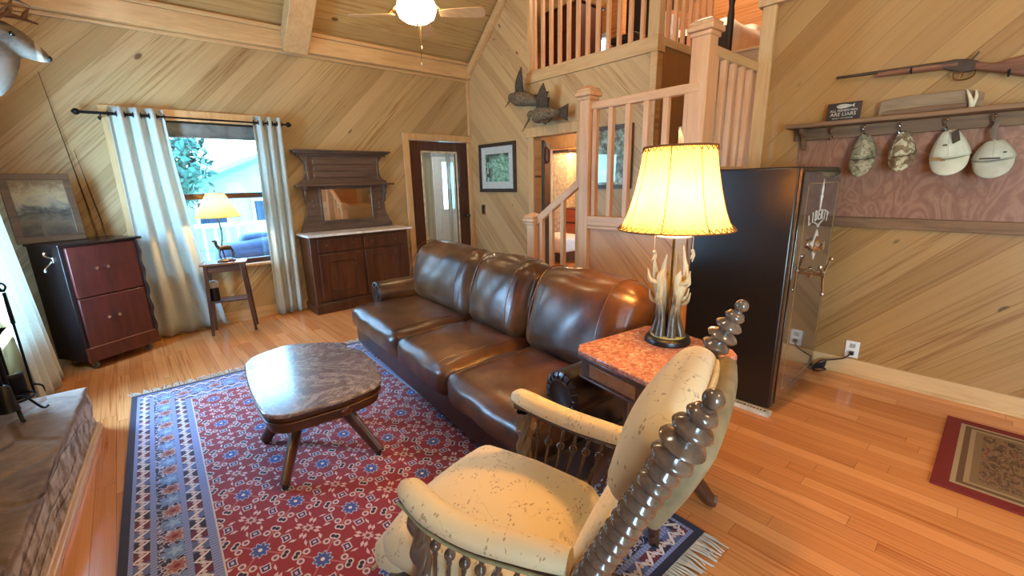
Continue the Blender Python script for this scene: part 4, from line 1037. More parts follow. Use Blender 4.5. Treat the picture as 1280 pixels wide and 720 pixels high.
for y in HY:
    MB().tube(spline([(-.03, y, 1.79), (-.06, y, 1.785), (-.075, y, 1.80), (-.07, y, 1.815)], 4), .005, 7).sphere((-.07, y, 1.818), .009, 8).tube(spline([(-.03, y, 1.775), (-.045, y, 1.75), (-.06, y, 1.75), (-.062, y, 1.765)], 4), .005, 7).build('hook', m_chrome, t)
# caps
def cap(y, zt, name_label, mat, w=.095, h=.17, bl=.09, tilt=0, camo=False, vis=True):
    t = thing('baseball_cap', name_label, 'cap', (RX-.035, y, zt), 0, 'caps hanging on the hat rack')
    Mt = Rot(tilt, 'X')
    hc = h*.86
    def dome(u, v):   # hangs by its back strap: the crown bulges to the room
        a = PI*u; k = v*1.0; e = math.sqrt(max(0, 1-(1-k)**2))*.5+.5*min(1, k*1.15)
        wid = w*(.22+.78*e)*(1-.08*max(0, k-.7)); dep = .02+.105*e*(1-.35*max(0, k-.55))
        return Mt @ Vector((-.008-dep*math.sin(a)**.8, -math.cos(a)*wid, -hc*k-.012*math.sin(a)*k))
    c = MB().surf(dome, 26, 14).build('crown', mat, t, smooth=80); md = c.modifiers.new('thickness', 'SOLIDIFY'); md.thickness = .003
    def brim(u, v):
        a = PI*(.10+.80*u); fr_ = math.sin(a); p = dome(a/PI, 1.0)
        ed = math.sin(PI*u)**.45
        return p+Mt @ Vector((.010*(1-v)*fr_-.060*v*ed+.022*v*v*ed, -math.cos(a)*.010*v*(1-v), -(bl+.015)*v*ed))
    b_ = MB().surf(brim, 26, 7).build('brim', mat, t, smooth=80); md = b_.modifiers.new('thickness', 'SOLIDIFY'); md.thickness = .005
    for a_ in (.25, .5, .75): MB().tube([dome(a_, .06+.9*i/9)+Vector((-.0015, 0, 0)) for i in range(10)], .0012, 4).build('crown_seam', mat, c)
    MB().tube([dome(i/20, .96)+Vector((-.002, 0, 0)) for i in range(21)], .0035, 5).build('band', mat, c)
    MB().sphere(dome(.5, .04)+Vector((-.002, 0, 0)), .006, 8).build('top_button', mat, c)
    return t
c1 = cap(.735, 1.765, 'grey camouflage cap on the hat rack, nearest the safe', m_camo_a, .075, .18, .10, R(-4))
c2 = cap(.535, 1.765, 'tan camouflage cap hanging between the grey camouflage and white caps', m_camo_b, .07, .17, .08, R(-6))
c3 = cap(.315, 1.755, 'white cap with a small gold emblem hanging from its open back', m_cap, .095, .19, .085, R(-8))
c4 = cap(.115, 1.68, 'pale grey cap with dark line, rightmost of the four caps', m_cap_b, .092, .125, .085, R(-6))
em = plain('cap_emblem', (150, 116, 60), .6); dk = plain('cap_thread', (74, 62, 46), .7)
MB().cbox((-.142, .03, -.175), (.004, .05, .018)).sphere((-.142, -.005, -.182), .01, 8, (.3, 1.5, .8)).build('emblem', em, c3, bevel=.002)
MB().cbox((-.125, .0, -.095), (.006, .02, .01)).build('eyelet', dk, c3, bevel=.002)
MB().surf(lambda u, v: Vector((-.085-.03*v, -.012-.03*u-.02*v, -.02-.07*v+.02*u)), 4, 4).build('strap_opening', dk, c3)
MB().cbox((-.136, -.0, -.108), (.006, .085, .009)).build('emblem_line', dk, c4, bevel=.002)
MB().cbox((-.118, -.055, -.075), (.006, .014, .008)).build('eyelet', dk, c4, bevel=.002)
MB().tube(spline([(-.035, .0, .11), (-.05, .01, .06), (-.04, .0, .0), (-.02, -.0, -.02)], 4), .013, 8, flat=.4).build('strap', plain('grey_strap', (120, 104, 84), .8), c4)
# sign on the shelf
t = thing('small_sign', 'small brown sign with white fish and lettering on the shelf', 'sign', (RX-.075, .877, 1.867))
Ms = Rot(R(8), 'Y')
MB().box((0, -.098, 0), (.012, .098, .125), Ms).build('sign_board', plain('sign_brown', (52, 36, 28), .6), t, bevel=.002)
mw = plain('sign_white', (214, 206, 190), .6)
YX = Vector((0, -1, 0))
def sgn(txt, z, s_): text('sign_lettering', txt, s_, mw, t, Ms @ M3((-.0015, 0, z), (0, -1, 0), (0, 0, 1), (-1, 0, 0)), .0006)
sgn('ALL FISHERMEN', .071, .0225); sgn('ARE LIARS', .045, .033); sgn('EXCEPT YOU AND ME', .019, .012)
fish = [(.045*math.cos(a)*(1 if math.cos(a) > -.8 else 1), .014*math.sin(a)*(1+.3*math.cos(a))) for a in [2*PI*i/20 for i in range(20)]]
MB().prism(fish, .001, Ms @ M3((-.001, .0, .100), (0, 1, 0), (0, 0, 1), (-1, 0, 0))).prism([(-.04, 0), (-.06, .014), (-.056, 0), (-.06, -.012)], .001, Ms @ M3((-.001, .0, .100), (0, 1, 0), (0, 0, 1), (-1, 0, 0))).build('fish_emblem', mw, t, bevel=0)
# weathered slab with antler
t = thing('weathered_board', 'long weathered grey board standing on the hat rack shelf', 'board', (RX-.05, .44, 1.867))
MB().prism([(-.245, 0), (.24, 0), (.235, .10), (.10, .115), (-.17, .112), (-.24, .085)], .02, M3((0, 0, 0), (0, 1, 0), (0, 0, 1), (-1, 0, 0))).build('board', m_slab, t, bevel=.003)
MB().cushion((-.02, .02, .02), (.02, .40, .03), .008, (0, 0, .006), 10).build('bark_edge', m_barn, t)
t = thing('antler_spike', 'pale forked antler tip standing in front of the weathered board', 'antler', (RX-.095, .24, 1.867))
MB().tube(spline([(0, 0, 0), (0, .01, .05), (0, .035, .11)], 4), interp([.012, .010, .004], 9), 8).build('tine', m_ivory, t)
MB().tube(spline([(0, 0, .005), (0, -.012, .06), (0, -.004, .10)], 4), interp([.011, .009, .004], 9), 8).build('tine', m_ivory, t)
# rifle
t = thing('rifle', 'old long rifle with wooden stock hung on the hat wall', 'rifle', (RX-.045, 0, 0))
gw_ = wood('rifle_stock', (92, 56, 38), (130, 84, 60), 1, .35)
MB().tube([(0, .95, 2.163), (0, .36, 2.148)], [.009, .013], 10).build('barrel', m_steel, t)
MB().tube([(0, .72, 2.142), (0, .34, 2.132)], [.012, .019], 10, flat=1.3).build('fore_end', gw_, t)
MB().prism([(.42, 2.155), (.36, 2.162), (.30, 2.152), (.255, 2.135), (.25, 2.085), (.31, 2.08), (.40, 2.115)], .034, M3((.017, 0, 0), (0, 1, 0), (0, 0, 1), (-1, 0, 0))).build('receiver', m_steel, t, bevel=.004)
st = [(.27, 2.135), (.20, 2.112), (.16, 2.108), (.13, 2.122), (.02, 2.135), (-.17, 2.12), (-.20, 1.99), (-.17, 1.965), (.02, 2.005), (.14, 2.045), (.22, 2.07), (.27, 2.088)]
MB().prism(st, .036, M3((.018, 0, 0), (0, 1, 0), (0, 0, 1), (-1, 0, 0))).build('stock', gw_, t, bevel=.010)
MB().tube(spline([(0, .355, 2.085), (0, .345, 2.05), (0, .30, 2.04), (0, .265, 2.055), (0, .26, 2.085)], 4), .004, 6).tube(spline([(0, .32, 2.085), (0, .312, 2.065), (0, .318, 2.052)], 3), .003, 6).build('trigger_guard', m_brass, t)
MB().tube(spline([(0, .285, 2.145), (0, .27, 2.165), (0, .26, 2.185)], 3), .006, 6).build('hammer', m_steel, t)
for y in (.55, .12): MB().tube(spline([(.045, y, 2.13 if y > .3 else 2.07), (.0, y, 2.12 if y > .3 else 2.03), (-.03, y, 2.125 if y > .3 else 2.03), (-.035, y, 2.15 if y > .3 else 2.06)], 3), .005, 6).build('wall_peg', m_iron, t)
# ------------------------------------------------------------------ staircase
XR = 3.05
st = struct(MB().box((XR+.06, 2.92, 0), (XE, 3.15, .19)).box((XR+.06, 2.70, 0), (XE, 2.92, .38)).box((XR+.06, 2.46, 0), (XE, 2.70, .57)).box((XR+.06, 1.47, 0), (XE, 2.46, 1.10)).build('staircase', m_pine_x, bevel=.01), 'lower steps and landing of the pine staircase')
mb = MB()
for k in range(9):
    mb.box((XE+.02+k*.125, 1.48, 1.10), (XE+.145+k*.125, 2.54, 1.29+k*.19)); mb.box((XE+.005+k*.125, 1.48, 1.265+k*.19), (XE+.145+k*.125, 2.54, 1.29+k*.19))
struct(mb.build('stair_flight', m_pine_y, bevel=.004), 'upper steps climbing to the loft')
struct(MB().box((XR-.02, 1.52, .0), (XR+.03, 2.46, 1.12)).build('stair_panel', m_panel, smooth=0), 'diagonal pine boarding under the landing rail')
struct(MB().box((XR-.045, 1.50, 1.09), (XR+.06, 2.46, 1.12)).box((XR-.05, 1.50, 1.12), (XR+.065, 2.46, 1.20)).box((XR-.03, 2.40, 0), (XR+.0, 2.45, 1.1)).box((XR-.03, 1.5, 0), (XR, 1.60, 1.1)).build('trim_8', m_rail_y, bevel=.006))
t = thing('stair_railing', 'pine stair railing with square balusters around the landing', 'railing', (XR, 0, 0))
def newel(name, x, y, w, z1, z0=0, par=t):
    n_ = MB().box((x-w/2, y-w/2, z0), (x+w/2, y+w/2, z1-.10)).build(name, m_rail, par, bevel=.008)
    MB().box((x-w/2-.012, y-w/2-.012, z1-.12), (x+w/2+.012, y+w/2+.012, z1-.09)).box((x-w/2-.028, y-w/2-.028, z1-.09), (x+w/2+.028, y+w/2+.028, z1-.055)).box((x-w/2-.018, y-w/2-.018, z1-.055), (x+w/2+.018, y+w/2+.018, z1-.03)).build('newel_cap', m_rail, n_, bevel=.008)
    MB().loft([[Vector((x+a*(w/2+.018), y+b_*(w/2+.018), z1-.03)) for a, b_ in ((-1, -1), (1, -1), (1, 1), (-1, 1))], [Vector((x+a*.012, y+b_*.012, z1)) for a, b_ in ((-1, -1), (1, -1), (1, 1), (-1, 1))]]).build('newel_top', m_rail, n_, smooth=0)
    return n_
newel('newel_post', 0, 3.12, .10, 1.20)
newel('newel_post', 0, 2.455, .105, 2.26)
newel('newel_post', .04, 1.515, .125, 2.52)
MB().bar((0, 3.16, 1.055), (0, 2.44, 1.545), .045, .07).build('handrail', m_rail_y, t, bevel=.008)
MB().box((-.025, 1.50, 2.06), (.035, 2.45, 2.125)).build('handrail', m_rail_y, t, bevel=.008)
for k, y in enumerate((3.00, 2.87, 2.725)):
    zz = 1.055+(3.16-y)*.68
    MB().box((-.02, y-.02, .19*(k*.8)), (.02, y+.02, zz)).build('baluster', m_rail, t, bevel=.003)
for k in range(6):
    y = 2.375-.158*k
    MB().box((-.019, y-.021, 1.20), (.023, y+.021, 2.07)).build('baluster', m_rail, t, bevel=.003)
t2 = thing('landing_railing', 'short pine railing behind the newel post above the safe', 'railing', (0, 1.52, 0))
MB().box((XR+.115, -.03, 2.31), (XH+.16, .03, 2.375)).build('handrail', m_pine_x, t2, bevel=.008)
MB().box((XR+.115, -.03, 1.52), (XH+.16, .03, 1.58)).build('bottom_rail', m_pine_x, t2, bevel=.006)
for k in range(6):
    x = 3.265+.152*k
    b_ = MB().box((x-.021, -.021, 1.58), (x+.021, .021, 2.32)).build('baluster', m_rail, t2, bevel=.003)
struct(MB().box((XR+.1, 1.49, 0), (XH, 1.515, 1.52)).build('wall_landing', m_panel, smooth=0))
# ------------------------------------------------------------------ loft
struct(MB().box((XE+.12, 2.60, 2.70), (8.1, 8.7, 2.80)).box((5.36, YS, 2.70), (8.1, 2.60, 2.80)).box((XH+.12, YS, 2.70), (5.36, 1.44, 2.78)).build('loft_floor', m_floor, smooth=0))
m_loft = planks('orange_loft_boards', (0, 1, 0), (0, 0, 1), .14, [(198, 138, 84), (212, 154, 98), (186, 126, 76)])
lw = (4.20, 5.00, 3.2, 4.9)
struct(MB().box((8.0, YS, 2.8), (8.1, 4.35, 6.4)).box((6.05, 4.3, 2.8), (8.0, 4.35, 4.4)).build('wall_loft', m_loft, smooth=0))
wall_holes('wall_loft_end', m_loft, [(4.50, 4.76, 2.86, 3.62)], (4.3, 2.8), (YN, 4.4), 6.0, .05, 'x')
struct(MB().box((XE+.12, YN, 2.8), (6.05, YN+.1, EAVE+.1)).build('wall_loft_north', m_loft, smooth=0))
t = thing('loft_railing', 'pine loft railing with square balusters high above the doorway', 'railing', (XE+.03, 0, 2.86))
for k in range(12):
    y = 4.27-.14*k
    MB().box((-.02, y-.02, 0), (.02, y+.02, .92)).build('baluster', m_rail, t, bevel=.003)
MB().box((-.05, 2.52, 0), (.06, 2.64, 1.1)).build('corner_post', m_pine, t, bevel=.006)
MB().box((-.03, 2.55, .90), (.03, 4.37, .96)).build('handrail', m_pine_y, t, bevel=.006)
MB().box((-.04, 4.33, 0), (.04, 4.37, 1.0)).build('wall_post', m_pine, t, bevel=.006)
for k in range(7):
    x = .22+.15*k
    MB().box((x-.02, 2.56, 0), (x+.02, 2.60, .92)).build('baluster', m_rail, t, bevel=.003)
MB().box((0, 2.55, .90), (1.25, 2.61, .96)).build('handrail', m_pine_x, t, bevel=.006)
t = thing('wardrobe', 'dark reddish chest of drawers standing in the loft behind the railing', 'chest', (5.2, 4.52, 2.80))
MB().box((-.24, -.36, .04), (.24, .32, .98)).build('carcass', wood('wardrobe_wood', (62, 26, 20), (86, 38, 28), 2, .4), t, bevel=.008)
MB().box((-.27, -.39, .98), (.27, .35, 1.01)).build('chest_top', m_mahog, t, bevel=.01)
for z in (.08, .38, .68):
    d = MB().box((-.26, -.32, z), (-.24, .28, z+.27)).build('drawer', m_mahog, t, bevel=.005)
    for y in (-.18, .14): MB().sphere((-.275, y, z+.13), .016, 8).build('knob', m_black, d)
t = thing('plank_panel', 'grey planked shutter board standing beside the loft window', 'shutter', (5.90, 4.80, 2.80))
MB().box((-.02, -.12, 0), (.02, .12, .95)).build('panel_face', plain('grey_plank', (150, 136, 140), .6), t, bevel=.004)
for z in (.2, .4, .6, .8): MB().box((-.026, -.12, z), (-.02, .12, z+.012)).build('batten', m_black, t, bevel=0)
lwn = struct(MB().box((5.97, 4.44, 2.82), (6.0, 4.50, 3.68)).box((5.97, 4.76, 2.82), (6.0, 4.82, 3.68)).box((5.97, 4.44, 3.62), (6.0, 4.82, 3.68)).box((6.01, 4.50, 3.10), (6.03, 4.76, 3.12)).box((6.01, 4.50, 3.36), (6.03, 4.76, 3.38)).box((6.01, 4.62, 2.86), (6.03, 4.64, 3.62)).build('window_3', m_white, bevel=.004), 'small loft window with white muntins')
t = thing('loft_chair', 'black chair in the loft seen between the balusters', 'chair', (5.35, 3.62, 2.80))
MB().cushion((0, 0, .45), (.42, .40, .09), .03, (0, 0, .02), 8).build('seat', m_black, t)
MB().cushion((.18, 0, .82), (.08, .40, .68), .03, (.02, 0, .0), 8).build('backrest', m_black, t)
for x in (-.17, .17):
    for y in (-.16, .16): MB().tube([(x, y, .0), (x*.95, y*.95, .43)], [.014, .018], 8).build('leg', m_black, t)
t = thing('loft_cabinet', 'pale blue white cabinet in the loft near the corner post', 'cabinet', (5.85, 3.62, 2.80))
MB().box((-.2, -.28, .03), (.2, .30, .80)).build('carcass', plain('pale_cabinet', (200, 212, 226), .5), t, bevel=.006)
MB().box((-.22, -.26, .06), (-.2, .0, .76)).build('door', m_white, t, bevel=.004)
MB().box((-.22, .02, .06), (-.2, .28, .76)).build('door', m_white, t, bevel=.004)
t = thing('television', 'dark television standing on the pale cabinet in the loft', 'television', (5.85, 3.62, 3.60))
MB().box((-.03, -.28, .05), (.03, .28, .40)).build('screen', m_black, t, bevel=.006)
MB().box((-.08, -.12, 0), (.08, .12, .012)).box((-.015, -.03, .01), (.015, .03, .06)).build('stand', m_black, t, bevel=.003)
t = thing('bed', 'loft bed with white bedspread and dark wooden footboard post', 'bed', (6.25, 2.74, 2.80))
MB().cushion((.85, .68, .43), (1.6, 1.38, .62), .16, (.03, .03, .06), 12, fn=lambda q, x, y, z: q+Vector((0, .012*math.sin(13*q.x+5*q.z), .02*math.sin(7*q.x)*math.sin(9*q.y)))).build('bedspread', plain('white_bedspread', (226, 218, 206), .9, var=.06, scale=6), t, smooth=80)
MB().cushion((1.35, .68, .80), (.45, 1.1, .2), .08, (0, 0, .03), 8).build('pillow', m_white, t, smooth=80)
for y in (.0, 1.36):
    MB().lathe([(.035, 0), (.04, .1), (.03, .2), (.042, .3), (.042, .7), (.03, .8), (.045, .9), (.03, 1.0), (.035, 1.25), (.02, 1.3), (.036, 1.36), (0, 1.4)], 14, Tr(-.02, y, 0)).build('bed_post', m_black_wood, t)
MB().box((-.05, .03, .28), (.01, 1.33, .60)).build('footboard', m_black_wood, t, bevel=.01)
# ------------------------------------------------------------------ room seen through the doorway
m_hall = planks('hall_boards', (0, 1, 0), (0, 0, 1), .13, [(196, 128, 66), (212, 146, 82)])
mb_ = wall_holes('wall_hall', m_pine, [(4.62, 5.30, 0, 2.02)], (2.62, 0), (YN, 2.7), 5.55, .1, 'x')
struct(MB().box((5.525, 4.53, 0), (5.55, 4.62, 2.12)).box((5.525, 5.30, 0), (5.55, 5.39, 2.12)).box((5.52, 4.52, 2.02), (5.55, 5.40, 2.12)).build('trim_9', m_pine, bevel=.004))
struct(MB().box((7.6, 2.6, 0), (7.7, YN+2.6, 2.7)).box((5.65, YN+2.5, 0), (7.6, YN+2.6, 2.7)).build('wall_bedroom', m_hall, smooth=0))
d = thing('slate_door', 'dark slate coloured door standing open inside the doorway', 'door', (XE+.13, 4.265, 0), R(37))
MB().box((0, -.04, .01), (.74, .0, 2.03)).build('door_slab', plain('slate_paint', (62, 68, 66), .5), d, bevel=.004)
MB().lathe([(0, 0), (.026, 0), (.026, .006), (.01, .012), (.01, .035), (.028, .045), (.03, .06), (0, .07)], 14, M3((.68, -.04, .98), (1, 0, 0), (0, 0, 1), (0, -1, 0))).build('door_knob', m_brass, d)
hk = thing('brown_pouch', 'reddish brown pouch hanging at the top of the slate door', 'pouch', (XE+.20, 4.245, 1.84))
MB().cushion((0, 0, 0), (.06, .10, .2), .025, (.0, .01, .01), 8).build('pouch_body', plain('pouch_leather', (120, 56, 26), .5), hk)
MB().tube([(0, 0, .1), (0, .02, .17), (0, .03, .19)], .005, 6).build('strap', m_black_wood, hk)
wd = thing('cream_cupboard', 'tall cream cupboard in the room beyond the doorway', 'cupboard', (7.28, 6.60, 0))
MB().box((-.2, -.42, .05), (.28, .42, 2.08)).build('carcass', plain('cream_paint', (236, 224, 186), .5), wd, bevel=.006)
MB().box((-.23, -.45, 2.08), (.3, .45, 2.13)).build('cornice', m_black_wood, wd, bevel=.005)
for y in (-.40, .01):
    dd = MB().box((-.22, y, .12), (-.2, y+.39, 2.02)).build('door', plain('cream_door', (240, 230, 194), .5), wd, bevel=.005)
    MB().sphere((-.235, y+(.33 if y < 0 else .06), 1.05), .018, 8).build('knob', m_black, dd)
ch = thing('dresser', 'reddish wooden dresser in the room beyond the doorway', 'dresser', (7.1, 5.75, 0))
MB().box((-.25, -.4, .06), (.25, .4, .95)).build('carcass', m_mahog, ch, bevel=.008)
for z in (.12, .40, .68):
    dd = MB().box((-.27, -.36, z), (-.25, .36, z+.24)).build('drawer', wood('dresser_wood', (150, 70, 40), (176, 92, 56), 1, .4), ch, bevel=.005)
    for y in (-.18, .18): MB().sphere((-.28, y, z+.12), .018, 8).build('knob', m_brass, dd)
bd = thing('low_bed', 'low bed with white cover in the room beyond the doorway', 'bed', (6.3, 5.9, 0))
MB().cushion((0, 0, .32), (.7, 1.1, .3), .08, (.01, .01, .03), 10).build('bed_cover', m_white, bd, smooth=80)
MB().box((-.32, -.52, .02), (.32, .52, .2)).build('bed_frame', m_walnut, bd, bevel=.006)
# ------------------------------------------------------------------ hearth and fire tools
def rockface(u, v): pass
HM = Tr(-.352, 3.69, 0) @ Rot(R(-4.4), 'Z')
h = MB().cushion((-.34, -2.2, .14), (.66, 4.4, .32), .010, (0, 0, 0), 34, HM, fn=lambda q, x, y, z: q+Vector((.004*math.sin(q.y*23+q.z*40)*(1 if x > .98 else 0), 0, .0)))
o = struct(h.build('stone_hearth', m_stone, smooth=50), 'raised stone fireplace hearth at the left')
struct(MB().box((-.012, -4.4, 0), (.014, 0, .035), HM).box((-.012, -4.4, 0), (.002, 0, .055), HM).build('trim_10', m_pine_y, bevel=.005), 'pine moulding at the foot of the hearth')
struct(MB().box((XW-.02, -1.3, .3), (XW+.06, 3.45, 2.6)).build('chimney_breast', m_stone, smooth=0))
TB = (-.63, 3.42, .305)
t = thing('fire_tool_stand', 'black wrought iron fireplace tool stand on the stone hearth', 'fire tool stand', TB)
MB().tube([(0, 0, .06), (0, 0, .74)], .011, 10).build('pole', m_iron, t)
for k in range(4):
    an = R(20+90*k); c, s_ = math.cos(an), math.sin(an)
    MB().tube(spline([(0, 0, .12), (.05*c, .05*s_, .10), (.09*c, .09*s_, .03), (.11*c, .11*s_, .006), (.13*c, .13*s_, .014)], 5), .009, 8, flat=.7).build('foot', m_iron, t)
MB().surf(lambda u, v: Vector(((.09+.007*math.cos(2*PI*v))*math.cos(2*PI*u), (.09+.007*math.cos(2*PI*v))*math.sin(2*PI*u), .11+.007*math.sin(2*PI*v))), 28, 8, True).build('base_ring', m_iron, t)
MB().tube([(-.09, 0, .70), (.09, 0, .70)], .007, 8).tube([(0, -.09, .70), (0, .09, .70)], .007, 8).build('hook_arm', m_iron, t)
MB().tube(spline([(0, 0, .73), (.03, 0, .78), (0, 0, .82), (-.03, 0, .78), (0, 0, .74)], 5), .007, 8).build('handle_loop', m_iron, t)
for lab, nm, cat, dx, dy, kind in (('black iron poker hanging on the tool stand', 'fire_poker', 'poker', .09, 0, 0), ('black iron ash shovel hanging on the tool stand', 'ash_shovel', 'shovel', 0, .09, 1), ('black hearth brush hanging on the tool stand', 'hearth_brush', 'brush', 0, -.09, 2), ('black iron fire tongs hanging on the tool stand', 'fire_tongs', 'tongs', -.09, 0, 3)):
    q = thing(nm, lab, cat, (TB[0]+dx, TB[1]+dy, TB[2]))
    MB().tube(spline([(0, 0, .695), (.012, 0, .72), (.0, 0, .74), (-.012, 0, .72), (0, 0, .70)], 4), .005, 7).tube([(0, 0, .69), (0, 0, .52)], [.008, .010], 8).build('handle', m_iron, q)
    if kind == 3: [MB().tube([(0, s_*.012, .52), (0, s_*.02, .15), (0, s_*.005, .09)], .005, 7).build('tong_arm', m_iron, q) for s_ in (1, -1)]
    else: MB().tube([(0, 0, .52), (0, 0, .22)], .006, 8).build('shaft', m_iron, q)
    if kind == 0: MB().tube(spline([(0, 0, .22), (0, 0, .10)], 3), [.006, .006, .005, .002], 8).tube(spline([(0, 0, .17), (.035, 0, .15), (.04, 0, .11)], 3), interp([.006, .005, .002], 7), 7).build('point', m_iron, q)
    if kind == 1: MB().surf(lambda u, v: Vector(((u-.5)*.11, .012-.03*(1-(2*u-1)**2), .22-.15*v)), 10, 6).build('blade', m_iron, q).modifiers.new('s', 'SOLIDIFY').thickness = .004
    if kind == 2: MB().lathe([(.018, .22), (.03, .2), (.034, .12), (.042, .075), (0, .075)], 16).build('bristle_head', m_black, q)
# ------------------------------------------------------------------ deer
DX, DY = XW, 4.66
t = thing('deer_mount', 'grey antlered deer head mounted on the left wall', 'deer head', (DX, DY, 0))
DS = 1.0
neck = spline([(.0, 0, 2.22), (.10, 0, 2.23), (.22, 0, 2.28), (.31, .0, 2.38), (.35, .0, 2.48), (.365, 0, 2.52)], 5)
nk = MB().tube(neck, interp([.15, .152, .138, .108, .084, .064], len(neck)), 20, flat=1.15)
head = spline([(.31, 0, 2.535), (.37, 0, 2.525), (.45, 0, 2.485), (.515, 0, 2.445), (.56, 0, 2.418)], 5)
nk.tube(head, interp([.065, .092, .078, .052, .036], len(head)), 18, flat=1.1)
nk.sphere((.565, 0, 2.413), .034, 14, (.8, .9, .85)).sphere((.41, .06, 2.535), .03, 12).sphere((.41, -.06, 2.535), .03, 12)
def m_deer():
    m = new_mat('deer_hide'); x, y, z = sep(opos()); n = noise(opos(), 40, 4); n2 = noise(opos(), 7, 3)
    c = ramp(n2+(n-.5)*.4, [(.3, (88, 80, 70)), (.6, (132, 122, 108))])
    fr_ = sstep(x*.75-z+2.19+(n2-.5)*.06, .055, .13)*(1.0-sstep(x, .36, .46))
    c = mix(fr_*.75, c, C8(166, 160, 148))
    mz = sstep(x, .522, .532)*(1.0-sstep(x, .546, .556)); c = mix(mz, c, C8(196, 190, 178))
    c = mix(sstep(x, .47, .41)*sstep(z, 2.565, 2.60), c, C8(78, 64, 50))
    bsdf(c, .95, bump=n, bdist=.003, spec=.1); return m
b_ = nk.build('deer_body', m_deer(), t, smooth=80)
rm = b_.modifiers.new('join', 'REMESH'); rm.mode = 'VOXEL'; rm.voxel_size = .009; rm.use_smooth_shade = True
sm = b_.modifiers.new('soft', 'SMOOTH'); sm.factor = .6; sm.iterations = 10
MB().sphere((.584, 0, 2.415), .024, 12, (.6, 1, .8)).build('nose', m_black, t)
for sy in (-1, 1):
    MB().sphere((.435, sy*.075, 2.53), .017, 12).build('eye', plain('deer_eye', (20, 14, 10), .1, coat=1), t)
    MB().surf(lambda u, v, sy=sy: Vector((.35-.03*v+.02*math.sin(PI*u)*math.sin(PI*v), sy*(.07+.14*v), 2.575+.055*v+.045*(u-.5)*2*math.sin(PI*min(.98, v*.9+.08)))), 8, 8).build('ear', plain('deer_ear', (140, 122, 100), .9), t, smooth=80).modifiers.new('s', 'SOLIDIFY').thickness = .008
    an = MB()
    bm_ = spline([(.36, sy*.04, 2.60), (.30, sy*.10, 2.66), (.32, sy*.20, 2.70), (.44, sy*.25, 2.72), (.56, sy*.20, 2.68)], 5)
    an.tube(bm_, interp([.026, .024, .021, .017, .006], len(bm_)), 9)
    for i, l in ((9, .13), (14, .12), (17, .08)):
        p = bm_[i]; an.tube(spline([p, p+Vector((.02, -sy*.01, l*.5)), p+Vector((.05, -sy*.02, l))], 3), interp([.017, .012, .003], 7), 7)
    an.tube(spline([(.35, sy*.05, 2.62), (.41, sy*.05, 2.67), (.46, sy*.06, 2.72)], 3), interp([.012, .008, .002], 7), 7)
    an.build('antler', plain('deer_antler', (128, 88, 58), .5, var=.2), t, smooth=70)
MB().lathe([(0, 0), (.2, 0), (.2, .012), (.185, .02), (0, .02)], 32, M3((0, 0, 2.24), (0, 1, 0), (0, 0, 1.15), (1, 0, 0))).build('mount_plaque', m_walnut, t)
# ------------------------------------------------------------------ flying birds on the east wall
def bird(name, label, beak, head, chest, body, tail, wings, x):
    t = thing(name, label, 'bird', (XE, 0, 0), 0, 'mounted flying birds')
    V = lambda p, dx=0: Vector((x+dx, p[0], p[1]))
    pts = spline([V(head), V(chest), V(body), V(tail)], 5)
    mb = MB().tube(pts, interp([.045, .06, .092, .095, .07, .028], len(pts)), 14)
    mb.sphere(V(head), .056, 14); mb.tube([V(head), V(head)+(V(beak)-V(head))*.45, V(beak)], [.03, .013, .004], 8, flat=.7)
    mb.build('bird_body', m_feather, t, smooth=80)
    d = (V(tail)-V(body)).normalized()
    MB().surf(lambda u, v: V(tail)+d*(.14*v-.03)+Vector((.02*v, 0, 0))+Vector((0, -d.z, d.y))*((u-.5)*(.07+.12*v)), 8, 5).build('tail_feathers', m_feather_d, t, smooth=80).modifiers.new('s', 'SOLIDIFY').thickness = .008
    MB().sphere(V(head)+Vector((-.04, .005, .015)), .009, 8).build('eye', m_black, t)
    MB().sphere(V(((head[0]*.3+chest[0]*.7), (head[1]*.3+chest[1]*.7)-.035), -.03), .04, 10, (.7, 1.2, .6)).build('breast_patch', m_feather_w, t)
    for (r0, r1, tip, dx) in wings:
        a0, a1, tp = V(r0, 0), V(r1, 0), V(tip, dx)
        def wf(u, v):
            p = a0.lerp(a1, u); q = p.lerp(tp, v); w = (a1-a0)*((u-.5)*.55*math.sin(PI*v)); 
            return q+w+Vector((-.03*math.sin(PI*v), 0, .012*math.sin(8*PI*u)*v*(1-v)))
        MB().surf(wf, 10, 12).build('wing', m_feather_d, t, smooth=80).modifiers.new('s', 'SOLIDIFY').thickness = .014
bird('flying_bird', 'upper of two mounted flying birds on the pine wall', (4.745, 2.483), (4.60, 2.585), (4.53, 2.565), (4.33, 2.53), (4.06, 2.44),
     [((4.50, 2.56), (4.37, 2.56), (4.275, 2.88), -.12), ((4.38, 2.50), (4.20, 2.47), (3.98, 2.56), .05)], -.08)
bird('flying_bird', 'lower of two mounted flying birds above the doorway', (4.36, 2.13), (4.185, 2.315), (4.10, 2.295), (3.92, 2.30), (3.70, 2.285),
     [((4.05, 2.31), (3.88, 2.32), (3.85, 2.62), -.12), ((4.00, 2.26), (3.84, 2.25), (3.845, 2.17), -.10)], -.13)
